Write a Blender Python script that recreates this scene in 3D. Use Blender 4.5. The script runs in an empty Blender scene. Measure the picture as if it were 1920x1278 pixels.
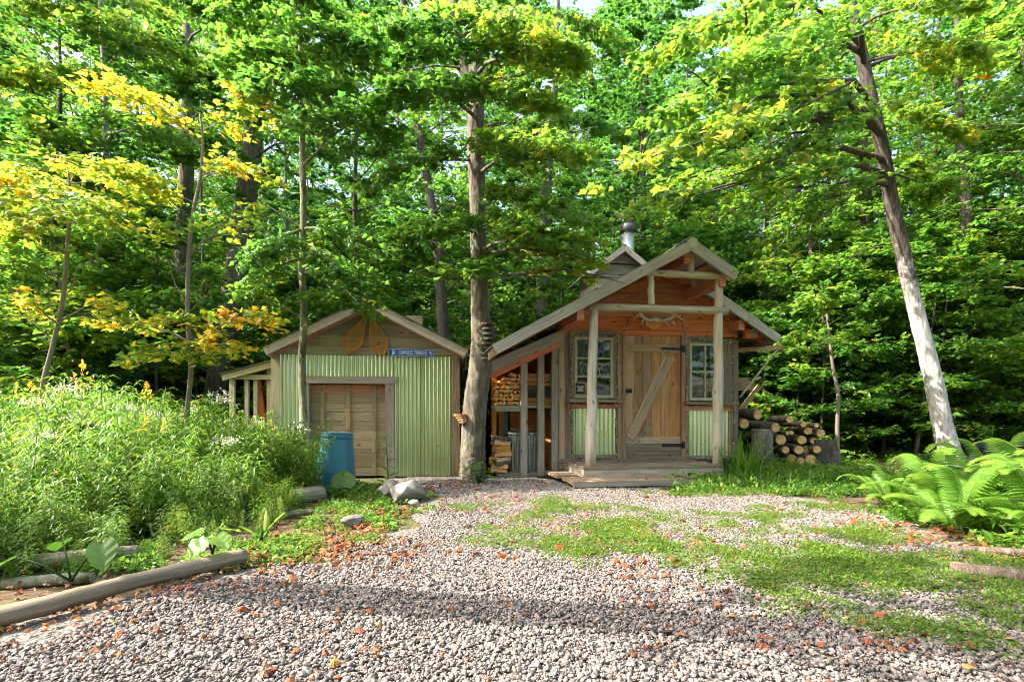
import bpy, math, random
import numpy as np
from mathutils import Vector, Matrix, Euler
R = random.Random(7)
rng = np.random.default_rng(11)
D2R = math.radians
scene = bpy.context.scene
COL = scene.collection

# ------------------------------------------------------------------ camera, sky, sun, exposure
CAMZ, FPX, HOR = 1.0, 1000.0, 775.0          # eye height, focal length and horizon row for a 1920 px wide frame
cam_d = bpy.data.cameras.new('camera'); cam = bpy.data.objects.new('camera', cam_d); COL.objects.link(cam)
cam.location = (0, 0, CAMZ); cam.rotation_euler = (D2R(90), 0, 0)
cam_d.sensor_width = 36; cam_d.lens = FPX / 1920 * 36; cam_d.shift_y = (HOR - 639) / 1920
cam_d.clip_start = 0.05; cam_d.clip_end = 600
scene.camera = cam
SUN_EL, SUN_SIDE = 46.0, 10.0                  # the sun stands to the left, level with the sheds
SUN = Vector((-math.cos(D2R(SUN_EL)) * math.cos(D2R(SUN_SIDE)), -math.cos(D2R(SUN_EL)) * math.sin(D2R(SUN_SIDE)), math.sin(D2R(SUN_EL))))
world = bpy.data.worlds.new('World'); scene.world = world; world.use_nodes = True
wn = world.node_tree; wn.nodes.clear()
sky = wn.nodes.new('ShaderNodeTexSky'); sky.sky_type = 'NISHITA'; sky.sun_disc = False
sky.sun_elevation = D2R(SUN_EL); sky.sun_rotation = math.atan2(SUN.x, SUN.y)
sky.air_density = .9; sky.dust_density = 4.5; sky.ozone_density = 1.0
bg = wn.nodes.new('ShaderNodeBackground'); bg.inputs['Strength'].default_value = 0.145
wo = wn.nodes.new('ShaderNodeOutputWorld')
wn.links.new(sky.outputs[0], bg.inputs['Color']); wn.links.new(bg.outputs[0], wo.inputs['Surface'])
sun_d = bpy.data.lights.new('sun', 'SUN'); sun_d.energy = 2.7; sun_d.angle = D2R(0.5); sun_d.color = (1, .93, .8)
sun = bpy.data.objects.new('sun', sun_d); COL.objects.link(sun); sun.rotation_euler = SUN.to_track_quat('Z', 'Y').to_euler()
sun.location = (-20, -5, 25)
vs = scene.view_settings; scene.display_settings.display_device = 'sRGB'
vs.view_transform = 'Standard'; vs.look = 'None'; vs.exposure = 2.55; vs.gamma = 1; vs.use_curve_mapping = False
cy = scene.cycles
cy.max_bounces = 9; cy.diffuse_bounces = 6; cy.glossy_bounces = 3; cy.transmission_bounces = 8; cy.transparent_max_bounces = 8
cy.caustics_reflective = False; cy.caustics_refractive = False; cy.sample_clamp_indirect = 6
cy.use_denoising = True; cy.denoising_prefilter = 'FAST'; cy.filter_width = 1.0
try: cy.denoiser = 'OPENIMAGEDENOISE'
except Exception: pass

# ------------------------------------------------------------------ helpers
def P(u, v, Y):
    """The point at depth Y that the photograph shows at pixel u, v."""
    return Vector(((u - 960) / FPX * Y, Y, CAMZ - (v - HOR) / FPX * Y))

def tag(o, label=None, cat=None, group=None, kind=None):
    if label: o['label'] = label
    if cat: o['category'] = cat
    if group: o['group'] = group
    if kind: o['kind'] = kind
    return o

def empty(name, loc=(0, 0, 0), rz=0.0):
    o = bpy.data.objects.new(name, None); COL.objects.link(o)
    o.location = loc; o.rotation_euler = (0, 0, rz); o.empty_display_size = .2
    return o

def obj(name, me, parent=None):
    o = bpy.data.objects.new(name, me); COL.objects.link(o)
    if parent is not None: o.parent = parent
    return o

def np_mesh(name, V, T, mat, tint=None, smooth=False, uv=None, mats=None, midx=None):
    """A mesh of triangles from arrays: points V, triangles T, one tint per triangle."""
    V = np.asarray(V, np.float32); T = np.asarray(T, np.int32)
    me = bpy.data.meshes.new(name)
    me.vertices.add(len(V)); me.vertices.foreach_set('co', V.ravel())
    me.loops.add(len(T) * 3); me.loops.foreach_set('vertex_index', T.ravel())
    me.polygons.add(len(T))
    me.polygons.foreach_set('loop_start', np.arange(0, len(T) * 3, 3, dtype=np.int32))
    for m in (mats or [mat]): me.materials.append(m)
    if midx is not None: me.polygons.foreach_set('material_index', np.asarray(midx, np.int32))
    if tint is not None:
        a = me.attributes.new('tint', 'FLOAT', 'FACE'); a.data.foreach_set('value', np.asarray(tint, np.float32))
    if uv is not None:
        l = me.uv_layers.new(name='UVMap'); l.data.foreach_set('uv', np.asarray(uv, np.float32).ravel())
    me.polygons.foreach_set('use_smooth', np.full(len(T), bool(smooth)))
    me.update(calc_edges=True)
    return me

class MB:
    """Collects boxes, prisms and tubes with lengthwise UVs and builds ONE mesh object."""
    def __init__(s): s.v = []; s.f = []; s.uv = []; s.sm = []
    def face(s, idx, uvs, sm=False): s.f.append(idx); s.uv += uvs; s.sm.append(sm)
    def beam(s, a, b, w, h, up=(0, 0, 1), jit=0.0, w2=None, h2=None, ch=0.0):
        """A board or beam from a to b: w across, h along `up`; ch chamfers its long edges."""
        a, b = Vector(a), Vector(b); t = (b - a); L = t.length; t.normalize()
        up = Vector(up); x = t.cross(up)
        if x.length < 1e-4: x = t.cross(Vector((1, 0, 0)))
        x.normalize(); y = x.cross(t).normalized()
        w2 = w if w2 is None else w2; h2 = h if h2 is None else h2
        o = R.random() * 40; i0 = len(s.v)
        def ring(c, w, h):
            if ch > 0:
                p = [(-w/2+ch, -h/2), (w/2-ch, -h/2), (w/2, -h/2+ch), (w/2, h/2-ch), (w/2-ch, h/2), (-w/2+ch, h/2), (-w/2, h/2-ch), (-w/2, -h/2+ch)]
            else: p = [(-w/2, -h/2), (w/2, -h/2), (w/2, h/2), (-w/2, h/2)]
            for px, py in p:
                q = c + x * (px + R.uniform(-jit, jit)) + y * (py + R.uniform(-jit, jit)) + t * R.uniform(-jit, jit)
                s.v.append(q[:])
            return p
        p = ring(a, w, h); ring(b, w2, h2); n = len(p)
        acc = o
        for k in range(n):
            k2 = (k + 1) % n
            d = math.hypot(p[k2][0] - p[k][0], p[k2][1] - p[k][1])
            s.face((i0 + k, i0 + k2, i0 + n + k2, i0 + n + k), [(o, acc), (o, acc + d), (o + L, acc + d), (o + L, acc)])
            acc += d
        s.face(tuple(i0 + k for k in reversed(range(n))), [(o + p[k][0], o + p[k][1]) for k in reversed(range(n))])
        s.face(tuple(i0 + n + k for k in range(n)), [(o + p[k][0], o + p[k][1]) for k in range(n)])
        return s
    def prism(s, poly, axis, d0, d1, grain=0):
        """poly: 2D points (p, q) on the plane across `axis` ('y': (x, z)); extruded from d0 to d1."""
        i0 = len(s.v); n = len(poly); o = R.random() * 40
        def pt(p, q, d): return {'y': (p, d, q), 'x': (d, p, q), 'z': (p, q, d)}[axis]
        for d in (d0, d1):
            for p, q in poly: s.v.append(pt(p, q, d))
        U = lambda p, q: (p + o, q + o) if grain == 0 else (q + o, p + o)
        s.face(tuple(i0 + k for k in range(n)), [U(*poly[k]) for k in range(n)])
        s.face(tuple(i0 + n + k for k in reversed(range(n))), [U(*poly[k]) for k in reversed(range(n))])
        for k in range(n):
            k2 = (k + 1) % n
            d = math.hypot(poly[k2][0] - poly[k][0], poly[k2][1] - poly[k][1])
            s.face((i0 + k2, i0 + k, i0 + n + k, i0 + n + k2), [(o + d, o), (o, o), (o, o + abs(d1 - d0)), (o + d, o + abs(d1 - d0))])
        return s
    def box(s, x0, x1, y0, y1, z0, z1, grain='x', jit=0.0):
        c = Vector(((x0 + x1) / 2, (y0 + y1) / 2, (z0 + z1) / 2)); dx, dy, dz = x1 - x0, y1 - y0, z1 - z0
        if grain == 'x': s.beam((x0, c.y, c.z), (x1, c.y, c.z), dy, dz, (0, 0, 1), jit)
        elif grain == 'z': s.beam((c.x, c.y, z0), (c.x, c.y, z1), dx, dy, (0, 1, 0), jit)
        else: s.beam((c.x, y0, c.z), (c.x, y1, c.z), dx, dz, (0, 0, 1), jit)
        return s
    def tube(s, pts, rads, n=8, caps=True, wob=0.0, smooth=True):
        pts = [Vector(p) for p in pts]; m = len(pts)
        if isinstance(rads, (int, float)): rads = [rads] * m
        i0 = len(s.v); o = R.random() * 40; L = o; prev = None
        t0 = (pts[1] - pts[0]).normalized(); ref = Vector((0, 0, 1)) if abs(t0.z) < .9 else Vector((1, 0, 0))
        x = t0.cross(ref).normalized()
        Ls = []
        for i, p in enumerate(pts):
            t = (pts[min(i + 1, m - 1)] - pts[max(i - 1, 0)]).normalized()
            x = (x - t * x.dot(t)).normalized(); y = t.cross(x)
            if i: L += (p - pts[i - 1]).length
            Ls.append(L)
            for k in range(n):
                a = 2 * math.pi * k / n; r = rads[i] * (1 + R.uniform(-wob, wob))
                s.v.append((p + x * math.cos(a) * r + y * math.sin(a) * r)[:])
        for i in range(m - 1):
            for k in range(n):
                k2 = (k + 1) % n; c = 2 * math.pi * max(rads) / n
                s.face((i0 + i*n + k, i0 + i*n + k2, i0 + (i+1)*n + k2, i0 + (i+1)*n + k), [(Ls[i], k*c), (Ls[i], (k+1)*c), (Ls[i+1], (k+1)*c), (Ls[i+1], k*c)], smooth)
        if caps:
            s.face(tuple(i0 + k for k in reversed(range(n))), [(o + rads[0]*math.cos(2*math.pi*k/n), o + rads[0]*math.sin(2*math.pi*k/n)) for k in reversed(range(n))])
            j = i0 + (m-1)*n
            s.face(tuple(j + k for k in range(n)), [(o + rads[-1]*math.cos(2*math.pi*k/n), o + rads[-1]*math.sin(2*math.pi*k/n)) for k in range(n)])
        return s
    def mesh(s, name, mat):
        me = bpy.data.meshes.new(name); me.from_pydata(s.v, [], s.f)
        for m in (mat if isinstance(mat, (list, tuple)) else [mat]): me.materials.append(m)
        l = me.uv_layers.new(name='UVMap'); l.data.foreach_set('uv', np.asarray(s.uv, np.float32).ravel())
        me.polygons.foreach_set('use_smooth', s.sm); me.update()
        return me
    def build(s, name, mat, parent=None): return obj(name, s.mesh(name, mat), parent)

def copy_tree(o, parent=None):
    c = o.copy(); COL.objects.link(c)
    if parent is not None: c.parent = parent
    for ch in list(o.children): copy_tree(ch, c)
    return c

def scatter(name, meshes, pts, rot, scl, idx, label):
    """Stuff nobody could count: one object whose points carry small copies of the given meshes (geometry nodes)."""
    me = bpy.data.meshes.new(name); n = len(pts)
    me.vertices.add(n); me.vertices.foreach_set('co', np.asarray(pts, np.float32).ravel())
    for nm, ty, key, arr in (('rot', 'FLOAT_VECTOR', 'vector', rot), ('scl', 'FLOAT_VECTOR', 'vector', scl), ('idx', 'INT', 'value', idx)):
        a = me.attributes.new(nm, ty, 'POINT'); a.data.foreach_set(key, np.asarray(arr, np.int32 if ty == 'INT' else np.float32).ravel())
    col = bpy.data.collections.new(name + '_kinds')
    for k, m in enumerate(meshes): col.objects.link(bpy.data.objects.new('%s_kind_%d' % (name, k), m))
    o = tag(obj(name, me), label, None, None, 'stuff')
    g = bpy.data.node_groups.new(name, 'GeometryNodeTree')
    g.interface.new_socket('Geometry', in_out='INPUT', socket_type='NodeSocketGeometry')
    g.interface.new_socket('Geometry', in_out='OUTPUT', socket_type='NodeSocketGeometry')
    gi, go = g.nodes.new('NodeGroupInput'), g.nodes.new('NodeGroupOutput')
    ip = g.nodes.new('GeometryNodeInstanceOnPoints'); ci = g.nodes.new('GeometryNodeCollectionInfo')
    ci.inputs['Collection'].default_value = col; ci.inputs['Separate Children'].default_value = True; ci.inputs['Reset Children'].default_value = True
    ip.inputs['Pick Instance'].default_value = True
    def na(nm, ty):
        x = g.nodes.new('GeometryNodeInputNamedAttribute'); x.data_type = ty; x.inputs['Name'].default_value = nm; return x.outputs['Attribute']
    L = g.links.new
    L(gi.outputs[0], ip.inputs['Points']); L(ci.outputs[0], ip.inputs['Instance']); L(na('idx', 'INT'), ip.inputs['Instance Index'])
    L(na('rot', 'FLOAT_VECTOR'), ip.inputs['Rotation']); L(na('scl', 'FLOAT_VECTOR'), ip.inputs['Scale']); L(ip.outputs[0], go.inputs[0])
    md = o.modifiers.new('scatter', 'NODES'); md.node_group = g
    return o

def fbm(x, y, seed=0):
    """Smooth value noise on arrays, about 0 to 1."""
    r = 0; amp = .5; f = 1.0
    for k in range(3):
        xi, yi = np.floor(x * f).astype(int), np.floor(y * f).astype(int); fx, fy = x * f - xi, y * f - yi
        fx, fy = fx*fx*(3-2*fx), fy*fy*(3-2*fy)
        h = lambda a, b: ((np.sin(a * 127.1 + b * 311.7 + seed * 17.3 + k * 5.1) * 43758.5453) % 1.0)
        r = r + amp * ((h(xi, yi) * (1-fx) + h(xi+1, yi) * fx) * (1-fy) + (h(xi, yi+1) * (1-fx) + h(xi+1, yi+1) * fx) * fy)
        amp *= .5; f *= 2
    return r / .875

# ------------------------------------------------------------------ materials
def new_mat(name):
    m = bpy.data.materials.new(name); m.use_nodes = True; m.node_tree.nodes.clear(); return m, m.node_tree

def nd(t, ty, ins=None, **props):
    n = t.nodes.new(ty)
    for k, v in props.items(): setattr(n, k, v)
    for k, v in (ins or {}).items():
        s = n.inputs[k]
        if isinstance(v, bpy.types.NodeSocket): t.links.new(v, s)
        else: s.default_value = v
    return n

def ramp(t, fac, stops, interp='LINEAR'):
    n = t.nodes.new('ShaderNodeValToRGB'); t.links.new(fac, n.inputs[0]); e = n.color_ramp.elements; n.color_ramp.interpolation = interp
    while len(e) < len(stops): e.new(0.5)
    for el, (p, c) in zip(e, stops): el.position = p; el.color = (*c, 1) if len(c) == 3 else c
    return n.outputs[0]

def mixc(t, fac, a, b, mode='MIX'):
    n = t.nodes.new('ShaderNodeMix'); n.data_type = 'RGBA'; n.blend_type = mode
    for i, v in ((0, fac), (6, a), (7, b)):
        if isinstance(v, bpy.types.NodeSocket): t.links.new(v, n.inputs[i])
        else: n.inputs[i].default_value = v if i == 0 else (*v, 1)
    return n.outputs[2]

def mth(t, op, a, b=None, clamp=False):
    n = t.nodes.new('ShaderNodeMath'); n.operation = op; n.use_clamp = clamp
    for i, v in ((0, a), (1, b)):
        if v is None: continue
        if isinstance(v, bpy.types.NodeSocket): t.links.new(v, n.inputs[i])
        else: n.inputs[i].default_value = v
    return n.outputs[0]

def finish(t, col, rough=.8, bump=None, bstr=.3, bdist=.01, metal=0.0, spec=.3):
    b = nd(t, 'ShaderNodeBsdfPrincipled')
    for k, v in (('Base Color', col), ('Roughness', rough), ('Metallic', metal), ('Specular IOR Level', spec)):
        if isinstance(v, bpy.types.NodeSocket): t.links.new(v, b.inputs[k])
        else: b.inputs[k].default_value = (*v, 1) if k == 'Base Color' else v
    if bump is not None:
        bn = nd(t, 'ShaderNodeBump', {'Height': bump, 'Strength': bstr, 'Distance': bdist}); t.links.new(bn.outputs[0], b.inputs['Normal'])
    o = nd(t, 'ShaderNodeOutputMaterial'); t.links.new(b.outputs[0], o.inputs['Surface'])
    return b

def wood(name, dark, mid, light, stain=(.2, .2, .19), stain_amt=.5, knots=True, rough=.85, gscale=1.0):
    m, t = new_mat(name)
    uv = nd(t, 'ShaderNodeUVMap').outputs[0]; oi = nd(t, 'ShaderNodeObjectInfo').outputs['Random']
    off = nd(t, 'ShaderNodeCombineXYZ', {0: mth(t, 'MULTIPLY', oi, 61.0), 1: mth(t, 'MULTIPLY', oi, 17.0), 2: 0}).outputs[0]
    base = nd(t, 'ShaderNodeVectorMath', {0: uv, 1: off}, operation='ADD').outputs[0]
    g = nd(t, 'ShaderNodeMapping', {'Vector': base, 'Scale': (2.2*gscale, 55*gscale, 1)}).outputs[0]
    n1 = nd(t, 'ShaderNodeTexNoise', {'Vector': g, 'Scale': 1.0, 'Detail': 7, 'Roughness': .62, 'Distortion': .9}).outputs[0]
    g2 = nd(t, 'ShaderNodeMapping', {'Vector': base, 'Scale': (1.6, 5, 1)}).outputs[0]
    n2 = nd(t, 'ShaderNodeTexNoise', {'Vector': g2, 'Scale': 1.0, 'Detail': 4, 'Distortion': .3}).outputs[0]
    c = ramp(t, n1, [(.28, dark), (.5, mid), (.72, light)])
    sf = mth(t, 'MULTIPLY', ramp(t, n2, [(.42, (0, 0, 0)), (.66, (1, 1, 1))]), stain_amt)
    c = mixc(t, sf, c, stain)
    if knots:
        gk = nd(t, 'ShaderNodeMapping', {'Vector': base, 'Scale': (3.2, 7.5, 1)}).outputs[0]
        vk = nd(t, 'ShaderNodeTexVoronoi', {'Vector': gk, 'Scale': 1.0, 'Randomness': 1.0}).outputs['Distance']
        c = mixc(t, ramp(t, vk, [(.05, (.85, .85, .85)), (.16, (0, 0, 0))]), c, tuple(x * .35 for x in dark))
    hv = nd(t, 'ShaderNodeHueSaturation', {'Color': c, 'Value': mth(t, 'ADD', mth(t, 'MULTIPLY', oi, .42), .8), 'Saturation': mth(t, 'ADD', mth(t, 'MULTIPLY', mth(t, 'FRACT', mth(t, 'MULTIPLY', oi, 7.3)), .3), .85)})
    finish(t, hv.outputs[0], rough, n1, .5, .006)
    return m

def plain(name, col, rough=.6, metal=0.0, noise=.25, scale=8.0, spec=.4, bstr=.15):
    m, t = new_mat(name)
    tc = nd(t, 'ShaderNodeTexCoord').outputs['Object']
    n = nd(t, 'ShaderNodeTexNoise', {'Vector': tc, 'Scale': scale, 'Detail': 6, 'Roughness': .6}).outputs[0]
    c = mixc(t, n, tuple(x * (1 - noise) for x in col), tuple(min(1, x * (1 + noise)) for x in col))
    finish(t, c, rough, n, bstr, .005, metal, spec)
    return m

def bark(name, dark, mid, light, lichen=(.3, .34, .26), lich=.4, ridge=1.0):
    m, t = new_mat(name)
    uv = nd(t, 'ShaderNodeUVMap').outputs[0]
    oi = nd(t, 'ShaderNodeObjectInfo').outputs['Random']
    off = nd(t, 'ShaderNodeCombineXYZ', {0: mth(t, 'MULTIPLY', oi, 61.0), 1: 0, 2: 0}).outputs[0]
    tc = nd(t, 'ShaderNodeTexCoord').outputs['Object']
    base = nd(t, 'ShaderNodeVectorMath', {0: tc, 1: off}, operation='ADD').outputs[0]
    g = nd(t, 'ShaderNodeMapping', {'Vector': base, 'Scale': (15*ridge, 15*ridge, 2.8*ridge)}).outputs[0]
    n1 = nd(t, 'ShaderNodeTexNoise', {'Vector': g, 'Scale': 1.0, 'Detail': 7, 'Roughness': .65, 'Distortion': .7}).outputs[0]
    n2 = nd(t, 'ShaderNodeTexNoise', {'Vector': base, 'Scale': 3.0, 'Detail': 6, 'Roughness': .6}).outputs[0]
    c = ramp(t, n1, [(.3, dark), (.5, mid), (.7, light)])
    c = mixc(t, mth(t, 'MULTIPLY', ramp(t, n2, [(.5, (0, 0, 0)), (.62, (1, 1, 1))]), lich), c, lichen)
    finish(t, c, .9, n1, 1.0, .05)
    return m

def two_tone_bark(name):
    """Pale crusty lichen up to about head height and a half, dark bark above, with a ragged border."""
    m, t = new_mat(name)
    tc = nd(t, 'ShaderNodeTexCoord').outputs['Object']
    g = nd(t, 'ShaderNodeMapping', {'Vector': tc, 'Scale': (15, 15, 2.8)}).outputs[0]
    n1 = nd(t, 'ShaderNodeTexNoise', {'Vector': g, 'Scale': 1.0, 'Detail': 7, 'Roughness': .65, 'Distortion': .7}).outputs[0]
    n2 = nd(t, 'ShaderNodeTexNoise', {'Vector': tc, 'Scale': 5.0, 'Detail': 7, 'Roughness': .7}).outputs[0]
    dk = ramp(t, n1, [(.3, (.018, .014, .011)), (.5, (.07, .054, .044)), (.7, (.17, .145, .125))])
    pl = ramp(t, n1, [(.3, (.22, .19, .17)), (.5, (.50, .46, .43)), (.7, (.68, .65, .62))])
    z = nd(t, 'ShaderNodeSeparateXYZ', {0: tc}).outputs[2]
    f = mth(t, 'ADD', mth(t, 'MULTIPLY', mth(t, 'SUBTRACT', z, 3.2), -.5), mth(t, 'MULTIPLY', mth(t, 'SUBTRACT', n2, .5), 2.6))
    c = mixc(t, ramp(t, mth(t, 'ADD', f, .5), [(.25, (0, 0, 0)), (.8, (1, 1, 1))]), dk, pl)
    finish(t, c, .9, n1, .9, .03)
    return m

def leafy(name, stops, trans=.55, gloss=.5):
    """Leaves: colour by each leaf's own tint, light passing through, a waxy sheen."""
    m, t = new_mat(name)
    at = nd(t, 'ShaderNodeAttribute', attribute_name='tint').outputs['Fac']
    oi = nd(t, 'ShaderNodeObjectInfo').outputs['Random']
    f = mth(t, 'ADD', at, mth(t, 'MULTIPLY', mth(t, 'SUBTRACT', oi, .5), .08), True)
    c = ramp(t, f, stops)
    d = nd(t, 'ShaderNodeBsdfPrincipled', {'Base Color': c, 'Roughness': .42, 'Specular IOR Level': gloss})
    bright = nd(t, 'ShaderNodeHueSaturation', {'Color': c, 'Value': 2.4, 'Saturation': 1.0, 'Hue': .493}).outputs[0]
    tr = nd(t, 'ShaderNodeBsdfTranslucent', {'Color': bright})
    mx = nd(t, 'ShaderNodeMixShader', {0: trans, 1: d.outputs[0], 2: tr.outputs[0]})
    o = nd(t, 'ShaderNodeOutputMaterial'); t.links.new(mx.outputs[0], o.inputs['Surface'])
    return m

def sheet_metal(name, col, rust):
    """Weathered ribbed sheet: spangle, vertical water marks, a little rust and scuffing that changes the gloss."""
    m, t = new_mat(name)
    tc = nd(t, 'ShaderNodeTexCoord').outputs['Object']
    g = nd(t, 'ShaderNodeMapping', {'Vector': tc, 'Scale': (14, 14, .8)}).outputs[0]
    n1 = nd(t, 'ShaderNodeTexNoise', {'Vector': g, 'Scale': 1.0, 'Detail': 6, 'Roughness': .65}).outputs[0]
    n2 = nd(t, 'ShaderNodeTexNoise', {'Vector': tc, 'Scale': 2.2, 'Detail': 7, 'Roughness': .7}).outputs[0]
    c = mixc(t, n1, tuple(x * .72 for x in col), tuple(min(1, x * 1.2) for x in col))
    c = mixc(t, mth(t, 'MULTIPLY', mth(t, 'MULTIPLY', ramp(t, n1, [(.52, (0, 0, 0)), (.7, (1, 1, 1))]), ramp(t, n2, [(.5, (0, 0, 0)), (.68, (1, 1, 1))])), .65), c, rust)
    finish(t, c, mth(t, 'ADD', mth(t, 'MULTIPLY', n2, .3), .16), n1, .06, .004, .9, .5)
    return m

def rock(name, stops, scale=6, rough=.85, tinted=False):
    m, t = new_mat(name)
    tc = nd(t, 'ShaderNodeTexCoord').outputs['Object']
    n = nd(t, 'ShaderNodeTexNoise', {'Vector': tc, 'Scale': scale, 'Detail': 8, 'Roughness': .65}).outputs[0]
    if tinted:
        at = nd(t, 'ShaderNodeAttribute', attribute_name='tint').outputs['Fac']
        c = ramp(t, at, stops)
        c = mixc(t, mth(t, 'MULTIPLY', n, .5), c, (.12, .11, .1), 'MULTIPLY')
    else: c = ramp(t, n, stops)
    finish(t, c, rough, n, .35, .01)
    return m

M = {}
M['grey'] = wood('weathered_grey_wood', (.16, .13, .10), (.35, .295, .235), (.48, .42, .35), (.25, .235, .21), 0.5)
M['greydark'] = wood('dark_weathered_wood', (.085, .056, .036), (.255, .18, .12), (.38, .285, .2), (.19, .15, .105), 0.5)
M['greygreen'] = wood('mossy_grey_wood', (.17, .15, .085), (.37, .33, .205), (.48, .44, .30), (.28, .28, .17), 0.5)
M['gable'] = wood('aged_gable_board_wood', (.14, .105, .075), (.31, .25, .18), (.42, .35, .265), (.21, .19, .16), .55)
M['red'] = wood('red_brown_board_wood', (.28, .075, .038), (.58, .19, .095), (.68, .28, .15), (.50, .22, .12), 0.4)
M['tan'] = wood('tan_door_wood', (.20, .085, .035), (.48, .24, .11), (.62, .36, .19), (.32, .18, .09), 0.5)
M['tangrey'] = wood('tan_grey_frame_wood', (.20, .115, .065), (.49, .30, .175), (.60, .42, .27), (.30, .215, .145), 0.5)
M['pole'] = wood('peeled_pole_wood', (.27, .21, .14), (.55, .45, .34), (.66, .57, .45), (.36, .3, .23), 0.45, True, .8, .8)
M['orange'] = wood('fresh_orange_wood', (.36, .14, .04), (.62, .27, .08), (.72, .37, .13), (.46, .2, .07), 0.4)
M['doorwood'] = wood('old_garage_door_wood', (.17, .11, .065), (.38, .26, .155), (.50, .37, .235), (.25, .21, .155), 0.55)
M['rakegrey'] = wood('silver_grey_rake_wood', (.22, .19, .16), (.40, .35, .29), (.54, .49, .42), (.31, .29, .26), 0.5)
M['split'] = wood('split_firewood', (.46, .2, .06), (.74, .39, .14), (.82, .52, .25), (.52, .26, .10), 0.45, False)
M['endgrain'] = plain('cut_log_end', (.46, .29, .12), .85, 0, .35, 20)
M['lograil'] = wood('bare_weathered_log', (.10, .072, .045), (.30, .235, .16), (.44, .37, .27), (.16, .135, .095), .85, True, .85, .5)
M['bark_maple'] = bark('maple_bark', (.035, .028, .021), (.165, .135, .102), (.31, .27, .215), (.21, .215, .15), .4)
M['bark_grey'] = bark('grey_bark', (.06, .055, .048), (.16, .145, .125), (.28, .26, .23), (.2, .23, .15), .4)
M['bark_pale'] = bark('pale_lichen_bark', (.13, .11, .095), (.36, .33, .30), (.58, .55, .51), (.55, .55, .5), .5)
M['bark_lean'] = two_tone_bark('lichened_bark')
M['bark_dark'] = bark('dark_bark', (.03, .025, .02), (.085, .068, .055), (.15, .125, .1), (.14, .15, .1), .3)
M['bark_moss'] = bark('mossy_bark', (.05, .05, .025), (.16, .16, .075), (.30, .285, .17), (.42, .41, .33), .6, 1.4)
M['bark_log'] = bark('log_bark', (.06, .042, .03), (.17, .125, .09), (.28, .215, .16), (.17, .17, .12), .3)
M['twig'] = plain('twig_bark', (.2, .165, .125), .9)
M['metal'] = sheet_metal('ribbed_sheet_metal', (.57, .65, .41), (.27, .19, .11))  # green of the reflected trees is tinted into the base colour
M['metal_dull'] = plain('dull_galvanised_steel', (.40, .43, .41), .42, .85, .2, 9, .5, .08)
M['steel'] = plain('stainless_pipe', (.9, .9, .9), .36, 1.0, .06, 4, .5, .02)
M['iron'] = plain('black_iron', (.022, .022, .024), .5, .3)
M['cap'] = plain('dark_cap_metal', (.12, .11, .12), .35, .7)
M['blue_barrel'] = plain('blue_plastic', (.03, .15, .205), .45, 0, .12, 3, .45, .03)
M['signblue'] = plain('sign_blue_enamel', (.02, .10, .52), .35, 0, .08)
M['white'] = plain('white_paint', (.78, .78, .76), .5, 0, .04)
M['cream'] = plain('cream_sash_paint', (.46, .42, .27), .6, 0, .2)
M['black'] = plain('black_board', (.02, .025, .024), .6)
M['varnish'] = plain('varnished_ash_wood', (.46, .16, .025), .42, 0, .3, 16)
M['lace'] = plain('rawhide_lacing', (.56, .32, .09), .6, 0, .2)
M['antler'] = plain('antler_bone', (.60, .52, .39), .6, 0, .3, 14)
M['plaque'] = plain('orange_plaque_wood', (.68, .25, .04), .5, 0, .25, 10)
M['bulb'] = plain('clear_bulb', (.75, .72, .6), .2, 0, .05)
M['wire'] = plain('green_black_wire', (.05, .052, .038), .6)
M['teal'] = plain('teal_plastic', (.12, .36, .32), .5)
M['soil'] = plain('dark_interior', (.06, .05, .04), .95)
M['boulder'] = rock('granite_boulder', [(.3, (.09, .083, .072)), (.5, (.20, .185, .16)), (.7, (.31, .29, .255))], 5)
M['pebble'] = rock('pebble_stone', [(0, (.06, .053, .05)), (.22, (.15, .135, .125)), (.42, (.25, .222, .203)), (.58, (.26, .185, .155)), (.8, (.40, .36, .33)), (1, (.12, .112, .108))], 60, .75, True)
GREEN = [(0, (.016, .060, .011)), (.3, (.034, .112, .015)), (.55, (.076, .178, .019)), (.74, (.165, .235, .018)), (.84, (.42, .34, .022)), (.93, (.50, .27, .02)), (1, (.46, .12, .018))]
M['leaf'] = leafy('maple_leaf', GREEN)
M['weed'] = leafy('weed_leaf', [(0, (.026, .085, .010)), (.4, (.07, .175, .016)), (.7, (.15, .24, .024)), (.88, (.27, .27, .04)), (1, (.42, .27, .03))], .42, .5)
M['moss'] = leafy('ground_cover_leaf', [(0, (.035, .085, .012)), (.5, (.088, .165, .020)), (1, (.19, .23, .03))], .33, .2)
M['fern'] = leafy('fern_leaf', [(0, (.045, .12, .016)), (.6, (.11, .22, .026)), (1, (.20, .29, .035))], .42, .25)
M['litter'] = leafy('dead_leaf', [(0, (.06, .032, .018)), (.3, (.14, .066, .033)), (.55, (.25, .098, .035)), (.72, (.28, .062, .028)), (.86, (.36, .20, .045)), (1, (.26, .175, .10))], .2, .2)
M['flower'] = leafy('flower_head', [(0, (.62, .40, .02)), (.6, (.66, .5, .05)), (1, (.6, .58, .54))], .25, .1)

m, t = new_mat('window_glass')
tb = nd(t, 'ShaderNodeBsdfTransparent', {'Color': (.86, .9, .88, 1)}); gb = nd(t, 'ShaderNodeBsdfGlossy', {'Roughness': .02, 'Color': (.9, .92, .9, 1)})
lw = nd(t, 'ShaderNodeLayerWeight', {'Blend': .35}).outputs['Fresnel']
mx = nd(t, 'ShaderNodeMixShader', {0: mth(t, 'ADD', mth(t, 'MULTIPLY', lw, .45), .02), 1: tb.outputs[0], 2: gb.outputs[0]})
t.links.new(mx.outputs[0], nd(t, 'ShaderNodeOutputMaterial').inputs['Surface']); M['glass'] = m

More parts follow.
